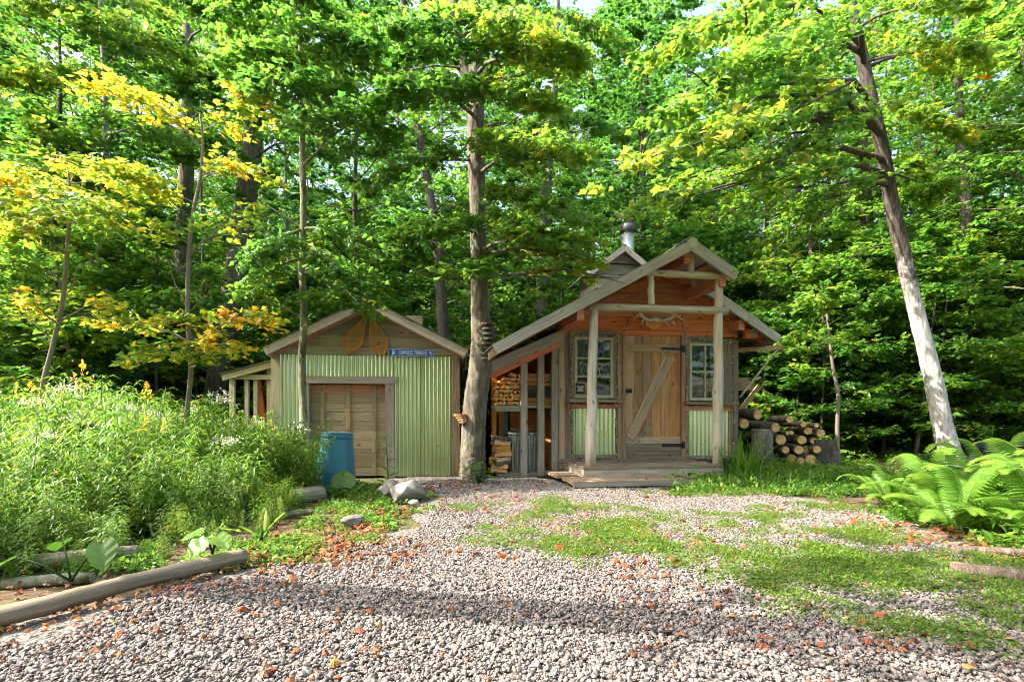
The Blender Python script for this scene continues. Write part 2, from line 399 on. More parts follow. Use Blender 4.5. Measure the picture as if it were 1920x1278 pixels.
m, t = new_mat('cut_log_end_rings')     # growth rings round each log's own axis (UV of the end caps is centred per log)
tc = nd(t, 'ShaderNodeTexCoord').outputs['Object']
n = nd(t, 'ShaderNodeTexNoise', {'Vector': tc, 'Scale': 14, 'Detail': 6}).outputs[0]
c = ramp(t, n, [(.3, (.48, .24, .07)), (.5, (.72, .44, .15)), (.7, (.8, .57, .27))])
finish(t, c, .85, n, .3, .005); M['logend'] = m

m, t = new_mat('woodland_floor')
geo = nd(t, 'ShaderNodeNewGeometry').outputs['Position']
n1 = nd(t, 'ShaderNodeTexNoise', {'Vector': geo, 'Scale': 1.1, 'Detail': 6}).outputs[0]
n2 = nd(t, 'ShaderNodeTexNoise', {'Vector': geo, 'Scale': 26, 'Detail': 7, 'Roughness': .7}).outputs[0]
v = nd(t, 'ShaderNodeTexVoronoi', {'Vector': geo, 'Scale': 24})
litter = ramp(t, v.outputs['Color'], [(.2, (.05, .032, .018)), (.5, (.13, .078, .038)), (.8, (.22, .12, .05))])
soil = ramp(t, n2, [(.3, (.035, .028, .018)), (.7, (.11, .085, .055))])
green = ramp(t, n2, [(.3, (.02, .05, .008)), (.7, (.07, .14, .02))])
c = mixc(t, .55, soil, litter); c = mixc(t, ramp(t, n1, [(.45, (0, 0, 0)), (.62, (.8, .8, .8))]), c, green)
finish(t, c, .95, n2, .6, .03); M['floor'] = m

m, t = new_mat('crushed_stone_bed')
geo = nd(t, 'ShaderNodeNewGeometry').outputs['Position']
v = nd(t, 'ShaderNodeTexVoronoi', {'Vector': geo, 'Scale': 48})
c = ramp(t, v.outputs['Color'], [(.2, (.12, .105, .09)), (.5, (.24, .215, .18)), (.8, (.34, .31, .27))])
c = mixc(t, ramp(t, v.outputs['Distance'], [(.25, (0, 0, 0)), (.6, (.8, .8, .8))]), c, (.09, .082, .075))
finish(t, c, .9, mth(t, 'SUBTRACT', 1.0, v.outputs['Distance']), .8, .015); M['gravelbed'] = m

# ------------------------------------------------------------------ ground
def gz(x, y):
    """Height of the ground."""
    far = np.clip((np.hypot(x, y - 4) - 9.5) / 30, 0, 3)
    m = np.clip((np.hypot(x, (y - 5) * .8) - 5.5) / 3, 0, 1)
    return far * 1.0 + m * (fbm(x * .5 + 50, y * .5 + 50, 3) - .5) * .35

def axis_steps(lim, near, step, grow):
    a = list(np.arange(0, near, step)); s = step
    while a[-1] < lim: s *= grow; a.append(a[-1] + s)
    a = np.array(a); return np.concatenate([-a[:0:-1], a])
xs = axis_steps(260, 12, .35, 1.18); ys = axis_steps(260, 14, .35, 1.18) + 4
XX, YY = np.meshgrid(xs, ys); ZZ = gz(XX, YY) - .012
nx, ny = len(xs), len(ys)
idx = np.arange(nx * ny).reshape(ny, nx)
q = np.stack([idx[:-1, :-1], idx[:-1, 1:], idx[1:, 1:], idx[1:, :-1]], -1).reshape(-1, 4)
T = np.concatenate([q[:, [0, 1, 2]], q[:, [0, 2, 3]]])
tag(obj('ground', np_mesh('ground', np.stack([XX, YY, ZZ], -1).reshape(-1, 3), T, M['floor'], smooth=True)), 'brown woodland floor with leaf litter round the sheds', None, None, 'structure')

GLY = [1.0, 2.0, 2.44, 3.4, 3.5, 4.25, 4.76, 5.4, 6.45, 7.4, 8.05, 8.5]
GLX = [-3.3, -2.7, -2.27, -1.72, -1.3, -1.1, -.72, -.86, -1.1, -1.45, -1.75, -1.8]
GRY = [1.0, 3.0, 4.0, 5.4, 6.5, 7.0, 7.3, 8.5]
GRX = [3.4, 3.3, 3.4, 3.6, 3.3, 2.0, .75, .3]
gl = lambda y: np.interp(y, GLY, GLX); gr = lambda y: np.interp(y, GRY, GRX)
yy = np.linspace(.6, 8.45, 60); V = []
for y in yy:
    a, b = gl(y) - .12, gr(y) + .12
    V += [(a + (b - a) * k / 8 + .05 * math.sin(y * 7 + k * 9), y, 0.0) for k in range(9)]
T = []
for i in range(len(yy) - 1):
    for k in range(8):
        a = i * 9 + k; T += [(a, a + 1, a + 10), (a, a + 10, a + 9)]
tag(obj('driveway', np_mesh('driveway', V, T, M['gravelbed'])), 'pale crushed stone bed of the yard', None, None, 'structure')

# ---- loose stones on the driveway: patches of separately shaped pebbles
def ico(sub):
    p = (1 + 5 ** .5) / 2
    v = np.array([(-1,p,0),(1,p,0),(-1,-p,0),(1,-p,0),(0,-1,p),(0,1,p),(0,-1,-p),(0,1,-p),(p,0,-1),(p,0,1),(-p,0,-1),(-p,0,1)], float)
    f = [(0,11,5),(0,5,1),(0,1,7),(0,7,10),(0,10,11),(1,5,9),(5,11,4),(11,10,2),(10,7,6),(7,1,8),(3,9,4),(3,4,2),(3,2,6),(3,6,8),(3,8,9),(4,9,5),(2,4,11),(6,2,10),(8,6,7),(9,8,1)]
    v /= np.linalg.norm(v[0]); v = list(map(tuple, v))
    for _ in range(sub):
        mid, nf = {}, []
        def m(a, b):
            k = (min(a, b), max(a, b))
            if k not in mid:
                q = np.add(v[a], v[b]); q /= np.linalg.norm(q); mid[k] = len(v); v.append(tuple(q))
            return mid[k]
        for a, b, c in f:
            x, y, z = m(a, b), m(b, c), m(c, a); nf += [(a, x, z), (b, y, x), (c, z, y), (x, y, z)]
        f = nf
    return np.array(v), np.array(f)
ICO1, ICO2 = ico(1), ico(2)

def stone_shapes(n, base, cuts=5, seed=0):
    g = np.random.default_rng(seed); v0, f0 = base; out = []
    for k in range(n):
        v = v0.copy()
        for _ in range(cuts):                       # broken faces: flatten towards random planes
            d = g.normal(size=3); d /= np.linalg.norm(d); lim = g.uniform(.45, .85)
            h = v @ d; over = np.clip(h - lim, 0, None); v = v - over[:, None] * d * .92
        v *= g.uniform([.8, .6, .42], [1.25, .95, .72]); v += g.normal(size=v.shape) * .025
        out.append(v)
    return out, f0

def rot_z(a): c, s = np.cos(a), np.sin(a); return np.array([[c, -s, 0], [s, c, 0], [0, 0, 1]])
def pebble_patch(seed, size, n):
    g = np.random.default_rng(seed); shapes, f0 = stone_shapes(14, ICO1, 5, seed + 50)
    V, T, tint, o = [], [], [], 0
    for k in range(n):
        s = np.clip(g.lognormal(-4.82, .40), .0035, .017)
        A = np.array(Euler((g.normal() * .45, g.normal() * .45, g.uniform(0, 6.28))).to_matrix())
        v = shapes[g.integers(14)] @ A.T * s
        v += (g.uniform(-size/2, size/2), g.uniform(-size/2, size/2), s * .25 + g.uniform(0, .012))
        V.append(v); T.append(f0 + o); o += len(v); tint += [np.clip(g.normal(.45, .24), 0, 1)] * len(f0)
    return np_mesh('pebble_patch', np.concatenate(V), np.concatenate(T), M['pebble'], tint, True)
PS = .4
patches = [pebble_patch(100 + k, PS, 1000) for k in range(4)]
pts = []
for y in np.arange(.9, 8.4, PS):
    for x in np.arange(-3.4, 3.8, PS):
        if gl(y) + .12 < x < gr(y) - .1 and not (y > 6.9 and x > .55): pts.append((x + R.uniform(-.02, .02), y + R.uniform(-.02, .02), .002))
n = len(pts)
scatter('gravel', patches, pts, [(0, 0, R.randrange(4) * math.pi / 2) for _ in range(n)], [(1, 1, 1)] * n, [R.randrange(4) for _ in range(n)], 'loose rounded grey and pinkish gravel covering the yard')

# ------------------------------------------------------------------ buildings: a local frame with x along the front, y into the depth
class Frame:
    def __init__(s, O, yaw):
        s.O = Vector(O); s.yaw = D2R(yaw); s.c, s.s_ = math.cos(s.yaw), math.sin(s.yaw)
    def loc(s, u, v, dep=0.0):
        """Local (x, z) of the pixel u, v on the plane at local depth dep."""
        a, b = (u - 960) / FPX, (v - HOR) / FPX
        k = (dep - s.s_ * s.O.x + s.c * s.O.y) / (s.c - s.s_ * a)
        return (s.c * (k * a - s.O.x) + s.s_ * (k - s.O.y), CAMZ - k * b)
    def X(s, u, dep=0.0): return s.loc(u, 700, dep)[0]
    def Z(s, u, v, dep=0.0): return s.loc(u, v, dep)[1]
    def world(s, x, y, z): return Vector((s.O.x + s.c * x - s.s_ * y, s.O.y + s.s_ * x + s.c * y, z))

def corrugated(name, x0, x1, z0, z1, y, pitch, amp, mat, parent, rows=6, seed=0):
    """A ribbed sheet standing in the xz plane, facing -y, 1.5 mm thick."""
    per = 8; n = int(round((x1 - x0) / pitch * per)); g = random.Random(seed)
    V, T, UV = [], [], []
    prof = [(x0 + (x1 - x0) * k / n, -amp * math.cos(2 * math.pi * k / per)) for k in range(n + 1)]
    drift = [g.uniform(-.0025, .0025) for _ in range(n // per + 2)]
    for side in (0, .0015):
        for j in range(rows + 1):
            for k, (x, dy) in enumerate(prof):
                V.append((x + drift[k // per] * math.sin(j * 1.7 + k // per), y + dy + side + .002 * math.sin(j * 2.1 + x * 5), z0 + (z1 - z0) * j / rows))
    m = (n + 1) * (rows + 1)
    for j in range(rows):
        for k in range(n):
            a, b, c, d = j*(n+1)+k, j*(n+1)+k+1, (j+1)*(n+1)+k+1, (j+1)*(n+1)+k
            T += [(a, b, c), (a, c, d), (a+m, c+m, b+m), (a+m, d+m, c+m)]
    return obj(name, np_mesh(name, V, T, mat, smooth=True), parent)

def roof_sheet(name, x0, z0, x1, z1, y0, y1, mat, parent, pitch=.07, amp=.009):
    """A ribbed roof sheet from eave (x0, z0) to ridge (x1, z1) between depths y0 and y1; the ribs run down the slope."""
    per = 6; n = int(abs(y1 - y0) / pitch * per); V, T = [], []
    L = math.hypot(x1 - x0, z1 - z0); nxv, nzv = -(z1 - z0) / L, (x1 - x0) / L
    if nzv < 0: nxv, nzv = -nxv, -nzv
    for side in (0, .002):
        for j in range(5):
            f = j / 4
            for k in range(n + 1):
                h = amp * math.cos(2 * math.pi * k / per) + side
                V.append((x0 + (x1 - x0) * f + nxv * h, y0 + (y1 - y0) * k / n, z0 + (z1 - z0) * f + nzv * h))
    m = (n + 1) * 5
    for j in range(4):
        for k in range(n):
            a, b, c, d = j*(n+1)+k, j*(n+1)+k+1, (j+1)*(n+1)+k+1, (j+1)*(n+1)+k
            T += [(a, c, b), (a, d, c), (a+m, b+m, c+m), (a+m, c+m, d+m)]
    return obj(name, np_mesh(name, V, T, mat, smooth=True), parent)

def pole(name, a, b, r0, r1, parent, mat='pole', n=10, bow=.012, seed=0):
    """A peeled tree pole: slightly bent, tapered and knotty."""
    g = random.Random(seed); a, b = Vector(a), Vector(b); pts, rr = [], []
    for k in range(9):
        f = k / 8; p = a.lerp(b, f); w = math.sin(f * math.pi)
        pts.append(p + Vector((g.uniform(-1, 1), g.uniform(-1, 1), g.uniform(-.3, .3))) * bow * w)
        rr.append((r0 + (r1 - r0) * f) * (1 + g.uniform(-.07, .07)))
    return MB().tube(pts, rr, n, True, .04).build(name, M[mat], parent)

# ================================================================== the cabin
CF = Frame((.757, 8.6, 0), 10)
cabin = tag(empty('cabin', CF.O, CF.yaw), 'small rustic sugar shack with log porch, red-brown gable and stovepipe', 'cabin')
W = CF.X(1383); ZD = .25                                  # width of the front, height of the deck
RX, RZ = CF.loc(1298, 449, -1.2)                           # ridge
SL, SR = .545, .60                                         # the two roof slopes
DEPTH = 3.6
EAL = -1.22; EAR = CF.loc(1458, 616, -.35)[0]
roofz = lambda x: RZ - (SL * (RX - x) if x < RX else SR * (x - RX))
ZH = CF.Z(1165, 627)                                       # underside of the header band
SHK = .16                                                  # thickness of the roof build-up above the wall boards

# walls behind the front boards
wl = MB().box(0, .06, .05, DEPTH, .02, roofz(0) - SHK - .02, 'y').build('wall', M['orange'], cabin)
zr = roofz(W) - SHK - .02
MB().box(W - .06, W, .05, .5, .02, zr, 'z').box(W - .06, W, 1.9, DEPTH, .02, zr, 'z').box(W - .06, W, .5, 1.9, .02, 1.0, 'y').box(W - .06, W, .5, 1.9, 2.1, zr, 'y').build('wall', M['greydark'], cabin)
b = MB(); b.prism([(0, .02), (.95, .02), (.95, 2.9), (0, roofz(0) - .2)], 'y', DEPTH - .06, DEPTH)
b.prism([(2.3, .02), (W, .02), (W, zr - .02), (2.3, roofz(2.3) - .2)], 'y', DEPTH - .06, DEPTH)
b.prism([(.95, .02), (2.3, .02), (2.3, 1.05), (.95, 1.05)], 'y', DEPTH - .06, DEPTH)
b.prism([(.95, 2.05), (2.3, 2.05), (2.3, roofz(2.3) - .2), (RX, RZ - .25), (.95, 2.9)], 'y', DEPTH - .06, DEPTH)
b.build('wall', M['greydark'], cabin)
MB().box(.06, W - .06, .06, DEPTH - .06, .02, .24, 'x').build('floor', M['soil'], cabin)

corrugated('partition', .08, 1.3, .25, 2.5, 1.1, .09, .012, M['greydark'], cabin, 3)
# gable boards, one by one
z = ZH; k = 0
hs = [.085, .21, .2, .2, .205, .2, .2]
for h in hs:
    z1 = min(z + h - .006, RZ - .2)
    if z1 <= z + .02: break
    def lim(zz): return max(0.0, RX - (RZ - SHK - zz) / SL), min(W, RX + (RZ - SHK - zz) / SR)
    a0, b0 = lim(z); a1, b1 = lim(z1)
    yo = R.uniform(-.006, .004)
    if k in (2, 4):
        c = RX + R.uniform(-.4, .5)
        MB().prism([(a0, z), (c - .003, z), (c - .003, z1), (a1, z1)], 'y', yo, .05).build('plank', M['red'], cabin)
        MB().prism([(c + .003, z), (b0, z), (b1, z1), (c + .003, z1)], 'y', yo + .003, .05).build('plank', M['red'], cabin)
    else:
        MB().prism([(a0, z), (b0, z), (b1, z1), (a1, z1)], 'y', yo, .05).build('plank', M['red'], cabin)
    z += h; k += 1

# upright boards between the openings
def upright(u0, u1, z0, z1, mat, y0=-.012, y1=.05):
    x0, x1 = CF.X(u0), CF.X(u1)
    return MB().box(x0 + .002, x1 - .002, y0 + R.uniform(-.004, .004), y1, z0, z1, 'z', .002).build('plank', M[mat], cabin)
for u0, u1, mt in ((1048, 1058.5, 'tangrey'), (1058.5, 1066, 'greydark'), (1066, 1075, 'tangrey')): upright(u0, u1, ZD - .14, ZH, mt)
upright(1157, 1165, ZD, ZH, 'tangrey', -.03); upright(1165, 1171, ZD, ZH, 'tan', -.05)
upright(1276, 1282, ZD, ZH, 'tan', -.05); upright(1282, 1289, ZD, ZH, 'tangrey', -.03)
for u0, u1, mt in ((1366, 1374, 'tangrey'), (1374, 1384, 'greydark')): upright(u0, u1, ZD - .14, ZH - .04, mt)
MB().box(-.03, W + .02, -.04, -.003, CF.Z(1230, 862) - .01, CF.Z(1230, 862) + .05, 'x', .003).build('skirting', M['greydark'], cabin)

# windows, ribbed panels and sills
def window(u0, u1, v0, v1, rows, cols, ub0, ub1, ps, vp0, vp1):
    x0, x1 = CF.X(u0), CF.X(u1); um = (u0 + u1) / 2; zt, zb = CF.Z(um, v0), CF.Z(um, v1)
    w = obj('window', MB().box(x0, x1, -.02, .03, zt - .045, zt, 'x').box(x0, x1, -.02, .03, zb, zb + .05, 'x').box(x0, x0 + .045, -.018, .028, zb + .05, zt - .045, 'z').box(x1 - .055, x1, -.018, .028, zb + .05, zt - .045, 'z').mesh('window', M['cream']), cabin)
    for k in range(1, rows):
        zz = zb + .05 + (zt - zb - .095) * k / rows
        MB().box(x0 + .045, x1 - .055, -.012, .02, zz - .012, zz + .012, 'x').build('muntin', M['cream'], w)
    for k in range(1, cols):
        xx = x0 + .045 + (x1 - x0 - .1) * k / cols
        MB().box(xx - .011, xx + .011, -.014, .022, zb + .05, zt - .045, 'z').build('muntin', M['cream'], w)
    for r_ in range(rows):
        for c_ in range(cols):
            xa = x0 + .045 + (x1 - x0 - .1) * c_ / cols; xb = x0 + .045 + (x1 - x0 - .1) * (c_ + 1) / cols
            za = zb + .05 + (zt - zb - .095) * r_ / rows; zc = zb + .05 + (zt - zb - .095) * (r_ + 1) / rows
            MB().box(xa, xb, .004, .008, za, zc).build('pane', M['glass'], w)
    # surround of rough boards
    X0, X1 = CF.X(ub0), CF.X(ub1)
    MB().box(X0, x0 - .003, -.028, .05, zb - .03, zt + .09, 'z', .004).build('plank', M['greydark'], cabin)
    MB().box(x1 + .003, X1, -.028, .05, zb - .03, zt + .09, 'z', .004).build('plank', M['greydark'], cabin)
    MB().box(x0, x1, -.03, .05, zt + .003, zt + .1, 'x', .004).build('plank', M['greydark'], cabin)
    MB().beam((X0 - .05, -.075, zb - .045), (X1 + .05, -.075, zb - .05), .15, .05, (0, 0, 1), .006).build('sill', M['greydark'], cabin)
    MB().beam((X0 - .04, -.025, zb - .125), (X1 + .04, -.025, zb - .125), .05, .08, (0, 0, 1), .006).build('sill', M['red'], cabin)
    zp1, zp0 = CF.Z(um, vp0), CF.Z(um, vp1)
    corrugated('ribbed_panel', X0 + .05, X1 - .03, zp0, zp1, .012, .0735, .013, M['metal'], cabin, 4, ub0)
    MB().box(X0, X0 + .05, -.02, .04, zp0 - .03, zp1, 'z', .003).build('plank', M['greydark'], cabin)
    MB().box(X1 - .03, X1, -.02, .04, zp0 - .03, zp1, 'z', .003).build('plank', M['greydark'], cabin)
    MB().box(X0 + .05, X1 - .03, -.03, .04, zp0 - .09, zp0 - .001, 'x', .003).build('plank', M['greydark'], cabin)
    return x0, x1, zb, zt
LW = window(1077, 1150, 632, 746, 3, 1, 1068, 1157, 0, 759, 852)
RW = window(1292, 1352, 643, 751, 2, 2, 1285, 1372, 0, 764, 854)

# the door
dx0, dx1 = CF.X(1171.5), CF.X(1275.5); dz0, dz1 = ZD + .02, CF.Z(1225, 629)
door = obj('door', MB().box(dx0, dx1, .02, .045, dz0, dz1, 'z').mesh('door', M['greydark']), cabin)
edges = [0, .155, .315, .475, .63, .785, .93, 1.0]
for a, b in zip(edges[:-1], edges[1:]):
    MB().box(dx0 + (dx1 - dx0) * a + .003, dx0 + (dx1 - dx0) * b - .003, -.012 + R.uniform(-.003, .003), .02, CF.Z(1225, 826), dz1 - .004, 'z', .0015).build('plank', M['tan'], door)
MB().box(dx0 + .005, dx1 - .02, -.034, -.0135, CF.Z(1225, 660), CF.Z(1225, 645), 'x', .002).build('batten', M['tan'], door)
xa, za = CF.loc(1183, 823, -.04); xb, zb_ = CF.loc(1258, 669, -.04)
MB().beam((xa, -.03, za), (xb, -.03, zb_), .03, .135, Vector((-(zb_ - za), 0, xb - xa)), .006).build('brace', M['tangrey'], door)
MB().beam((xa - .045, -.024, za + .05), (xb - .075, -.024, zb_), .018, .05, Vector((-(zb_ - za), 0, xb - xa)), .008).build('brace', M['pole'], door)
for k in range(3):
    zz = CF.Z(1225, 858) + k * .118
    MB().box(dx0 + .004, dx1 - .006, -.022 - .004 * (k % 2), .02, zz, zz + .112, 'x', .003).build('kickboard', M['greydark' if k != 2 else 'tangrey'], door)
rv = MB()
for k in range(34):
    rx, rz_ = dx0 + .04 + (k % 17) * (dx1 - dx0 - .08) / 16, CF.Z(1225, 858) + .05 + (k // 17) * .12
    rv.tube([(rx, -.02, rz_), (rx, -.031, rz_)], [.008, .004], 6)
rv.build('rivet', M['iron'], door)['kind'] = 'stuff'
for zz, xl in ((CF.Z(1225, 653.5), .36), (CF.Z(1225, 834), .34)):
    h = MB().box(dx1 - xl, dx1 + .012, -.046, -.036, zz - .02, zz + .02).box(dx1 + .0125, dx1 + .055, -.056, -.044, zz - .055, zz + .055)
    h.tube([(dx1 + .012, -.05, zz - .05), (dx1 + .012, -.05, zz + .05)], .012, 8); h.build('hinge', M['iron'], door)
lx, lz = CF.loc(1178, 733, -.03)
g = MB().box(lx - .055, lx + .05, -.03, -.014, lz - .012, lz + .012)
for k in range(4): g.tube([(lx - .045 + k * .03, -.05, lz - .03), (lx - .045 + k * .03, -.05, lz + .035)], [.008, .012], 7)
g.tube([(lx - .09, -.04, lz), (lx + .06, -.04, lz + .004)], .01, 7); g.build('latch', M['iron'], door)

# deck, step platform and their boards
DP = -1.13; XD1 = CF.X(1357, DP)
n = 7
for k in range(n):
    y0, y1 = DP + (-.03 - DP) * k / n, DP + (-.03 - DP) * (k + 1) / n
    MB().box(.06 + R.uniform(-.02, .02), XD1 + R.uniform(-.02, .02), y0 + .003, y1 - .003, ZD - .035, ZD + R.uniform(-.003, .003), 'x', .002).build('deck_board', M['greydark'], cabin)
MB().box(.07, XD1 - .01, DP + .012, DP + .05, ZD - .165, ZD - .038, 'x', .003).build('fascia_board', M['grey'], cabin)
MB().box(.075, .11, DP + .052, -.03, ZD - .165, ZD - .038, 'y', .003).build('fascia_board', M['grey'], cabin)
MB().box(XD1 - .06, XD1 - .02, DP + .052, -.03, ZD - .165, ZD - .038, 'y', .003).build('fascia_board', M['greydark'], cabin)
MB().box(.12, XD1 - .08, DP + .06, -.05, .03, ZD - .06, 'x').build('joist', M['soil'], cabin)
PX0, PX1, PD = -.24, CF.X(1322, -1.55), -1.56
for k in range(4):
    y0, y1 = PD + (DP + .3 - PD) * k / 4, PD + (DP + .3 - PD) * (k + 1) / 4
    if y0 > DP - .02: continue
    MB().box(PX0 + R.uniform(-.01, .02), PX1, y0 + .003, y1 - .003, .06, .095 + R.uniform(0, .006), 'x', .002).build('step_board', M['greydark'], cabin)
MB().box(PX0 - .02, .068, DP + .31, -.1, .06, .1, 'y', .003).build('step_board', M['greydark'], cabin)
MB().box(PX0 + .01, PX1 - .01, PD - .03, PD, .03, .098, 'x', .003).build('fascia_board', M['grey'], cabin)
for x in (PX0 + .15, .9, 2.0): MB().box(x, x + .28, PD + .01, PD + .3, -.05, .058).build('footing', M['greygreen'], cabin)

# porch of peeled poles
PY = -1.0
def pole_px(name, u0, v0, u1, v1, w0, w1, dep, seed, z0=None):
    x0, za = CF.loc(u0, v0, dep); x1, zb = CF.loc(u1, v1, dep)
    return pole(name, (x0, dep, za if z0 is None else z0), (x1, dep, zb), w0 * .00775 / 2, w1 * .00775 / 2, cabin, seed=seed)
pole_px('post', 1107, 873, 1114, 581, 20, 17, PY, 1, ZD)
pole_px('post', 1345, 873, 1348, 517, 20, 17, PY, 2, ZD)
pole_px('beam', 1103, 575, 1363, 583, 14, 15, PY - .02, 3)
pole_px('beam', 1190, 510, 1367, 519, 13, 14, PY - .03, 4)
pole_px('post', 1221, 572, 1219.5, 515, 13, 12.5, PY, 5)
pole_px('post', 1296.5, 512, 1297, 455, 11, 11, PY - .05, 6)

# roof: rake boards, ribbed sheets, purlins
def rake(x0, x1, dep, wd, th, mat, drop=.0, name='rake_board'):
    f = lambda x: roofz(x) - wd / 2 - drop
    up = Vector((-(f(x1) - f(x0)), 0, x1 - x0))
    if up.z < 0: up = -up
    return MB().beam((x0, dep, f(x0)), (x1, dep, f(x1)), th, wd, up, .003).build(name, M[mat], cabin)
rake(EAL, RX - .01, -1.2, .145, .04, 'rakegrey'); XP = 2.36
rake(RX + .01, XP, -1.2, .16, .04, 'rakegrey')
rake(XP - .25, EAR, -.37, .15, .04, 'rakegrey')
rake(EAL + .02, RX - .05, -.03, .12, .05, 'red', .02); rake(RX + .05, EAR - .05, -.03, .12, .05, 'red', .02)
MB().prism([(RX - .06, roofz(RX) - .13), (RX + .06, roofz(RX) - .13), (RX + .075, roofz(RX) - .02), (RX, roofz(RX) + .03), (RX - .075, roofz(RX) - .02)], 'y', -1.235, -1.18).build('ridge_cap', M['rakegrey'], cabin)
for k in range(7):                                            # strapping under the metal, along the depth
    f = (k + .5) / 7
    x = RX + (EAR - RX) * f; y0 = -1.18 if x < XP - .05 else -.35
    MB().beam((x, y0, roofz(x) - .045), (x, DEPTH + .2, roofz(x) - .045), .13, .025, (SR, 0, 1), .003).build('strapping', M['red'], cabin)
for k in range(10):
    f = (k + .5) / 10; x = RX + (EAL - RX) * f
    MB().beam((x, -1.18, roofz(x) - .045), (x, DEPTH + .2, roofz(x) - .045), .13, .025, (-SL, 0, 1), .003).build('strapping', M['red'], cabin)
for x in (RX - .02, RX + .55, W - .12, .02):                      # purlins carried out from the wall
    MB().beam((x, -1.1 if x < 2.3 else -.3, roofz(x) - .22), (x, .1, roofz(x) - .2), .1, .16, (0, 0, 1), .004).build('purlin', M['red'], cabin)
x = CF.X(1415, -.3); MB().beam((W, -.2, roofz(x) - .21), (x + .04, -.2, roofz(x) - .21), .08, .15, (0, 0, 1), .004).build('purlin', M['red'], cabin)
MB().box(x - .02, x + .09, -.25, -.245 + .01, roofz(x) - .27, roofz(x) - .13, 'z').build('purlin_end', M['grey'], cabin)
roof_sheet('roof_sheet', EAL - .02, roofz(EAL - .02), RX, RZ, -1.22, DEPTH + .25, M['metal_dull'], cabin)
roof_sheet('roof_sheet', XP, roofz(XP), RX, RZ, -1.22, -.36, M['metal_dull'], cabin)
roof_sheet('roof_sheet', EAR + .02, roofz(EAR + .02), RX, RZ, -.36, DEPTH + .25, M['metal_dull'], cabin)
MB().beam((RX, -1.22, RZ + .012), (RX, DEPTH + .25, RZ + .012), .16, .01, (0, 0, 1)).build('ridge_cap', M['metal_dull'], cabin)
# short ceiling boards closing the eave on the right
MB().beam((EAR - .06, -.33, roofz(EAR) - .09), (EAR - .06, DEPTH, roofz(EAR) - .09), .03, .14, (0, 0, 1)).build('fascia_board', M['greydark'], cabin)
MB().beam((EAL + .03, -1.17, roofz(EAL) - .08), (EAL + .03, DEPTH, roofz(EAL) - .08), .03, .13, (0, 0, 1)).build('fascia_board', M['greydark'], cabin)

# cupola on the ridge
CY0, CY1 = 1.55, 2.75; CX0, CX1 = RX - .46, RX + .36
cup = obj('cupola', MB().box(CX0 + .03, CX1 - .03, CY0 + .04, CY1, RZ - .35, RZ + .38, 'z').mesh('cupola', M['greydark']), cabin)
for k in range(4):
    zz = RZ - .4 + k * .2
    MB().box(CX0, CX1, CY0, CY0 + .035, zz, zz + .19, 'x', .003).build('plank', M['rakegrey'], cup)
    MB().box(CX0 - .002, CX0 + .026, CY0 + .04, CY1, zz - .05, zz + .1, 'y', .006).build('plank', M['grey'], cup)
CR = RZ + .72
for sx, xe in ((-1, CX0 - .26), (1, CX1 + .38)):
    ze = CR - abs(xe - RX) * .74
    rs = roof_sheet('roof_sheet', xe, ze, RX, CR, CY0 - .22, CY1 + .2, M['metal_dull'], cup)
    MB().beam((xe, CY0 - .21, ze - .06), (RX, CY0 - .21, CR - .06), .035, .1, Vector((-(CR - ze), 0, RX - xe)) if sx < 0 else Vector(((CR - ze), 0, xe - RX)), .003).build('rake_board', M['rakegrey'], cup)
MB().prism([(CX0, RZ + .42), (CX1, RZ + .42), (RX, CR - .06)], 'y', CY0, CY0 + .03).build('plank', M['rakegrey'], cup)
# stovepipe
px, pz = CF.loc(1177.5, 420, 3.0); ch = obj('chimney', MB().tube([(px, 3.0, RZ - .5), (px, 3.0, pz - .16)], .142, 24).mesh('chimney', M['steel']), cabin)
MB().tube([(px, 3, pz - .2), (px, 3, pz - .185), (px, 3, pz - .17), (px, 3, pz - .06), (px, 3, pz - .01), (px, 3, pz)], [.13, .175, .185, .185, .165, .12], 24).build('rain_cap', M['cap'], ch)

# lean-to on the left with shelf and studs
LX0 = CF.X(925, 0) + .02
lt = obj('lean_to', MB().box(LX0 + .05, -.02, .0, 1.0, .0, .06, 'x').mesh('lean_to', M['greydark']), cabin)
z_r, z_l = CF.Z(1046, 622, -.18), CF.Z(925, 683, -.18)
up = Vector((z_l - z_r, 0, 0.02 - LX0)); up = Vector((-(z_r - z_l), 0, -LX0))
MB().beam((LX0 - .12, -.18, z_l - .06), (.0, -.18, z_r - .06), .04, .16, up, .003).build('rake_board', M['grey'], lt)
roof_sheet('roof_sheet', LX0 - .14, z_l + .03, .02, z_r + .035, -.22, DEPTH * .75, M['metal_dull'], lt)
MB().beam((LX0 - .1, -.1, z_l - .16), (-.02, -.1, z_r - .16), .05, .14, up, .003).build('rafter', M['red'], lt)
zroof = lambda x: z_l + (z_r - z_l) * (x - LX0) / (-LX0)
for u0, u1, mt in ((976, 988.5, 'grey'), (1008, 1020, 'grey'), (1034, 1046, 'grey')):
    xa, xb = CF.X(u0), CF.X(u1); MB().box(xa, xb, -.03, .06, .0, zroof((xa + xb) / 2) - .13, 'z', .003).build('stud', M[mt], lt)
xa, xb = CF.X(928), CF.X(936); MB().box(xa, xb, .3, .4, .0, zroof(xa) - .1, 'z', .003).build('stud', M['orange'], lt)
xa, xb = CF.X(951), CF.X(961); MB().box(xa, xb, .88, .95, .0, 1.15, 'z', .003).build('stud', M['orange'], lt)
shz = CF.Z(950, 760, 0)
for k in range(3): MB().box(CF.X(928), -.01, .06 + k * .14, .195 + k * .14, shz - .035, shz, 'x', .003).build('shelf_board', M['grey'], lt)
MB().box(CF.X(928), CF.X(976), -.005, .055, shz - .09, shz + .003, 'x', .004).build('shelf_board', M['greygreen'], lt)
for k in range(6): MB().box(CF.X(975), -.005, .95, .98, .05 + k * .17, .05 + k * .17 + .165, 'x', .002).build('plank', M['orange'], lt)
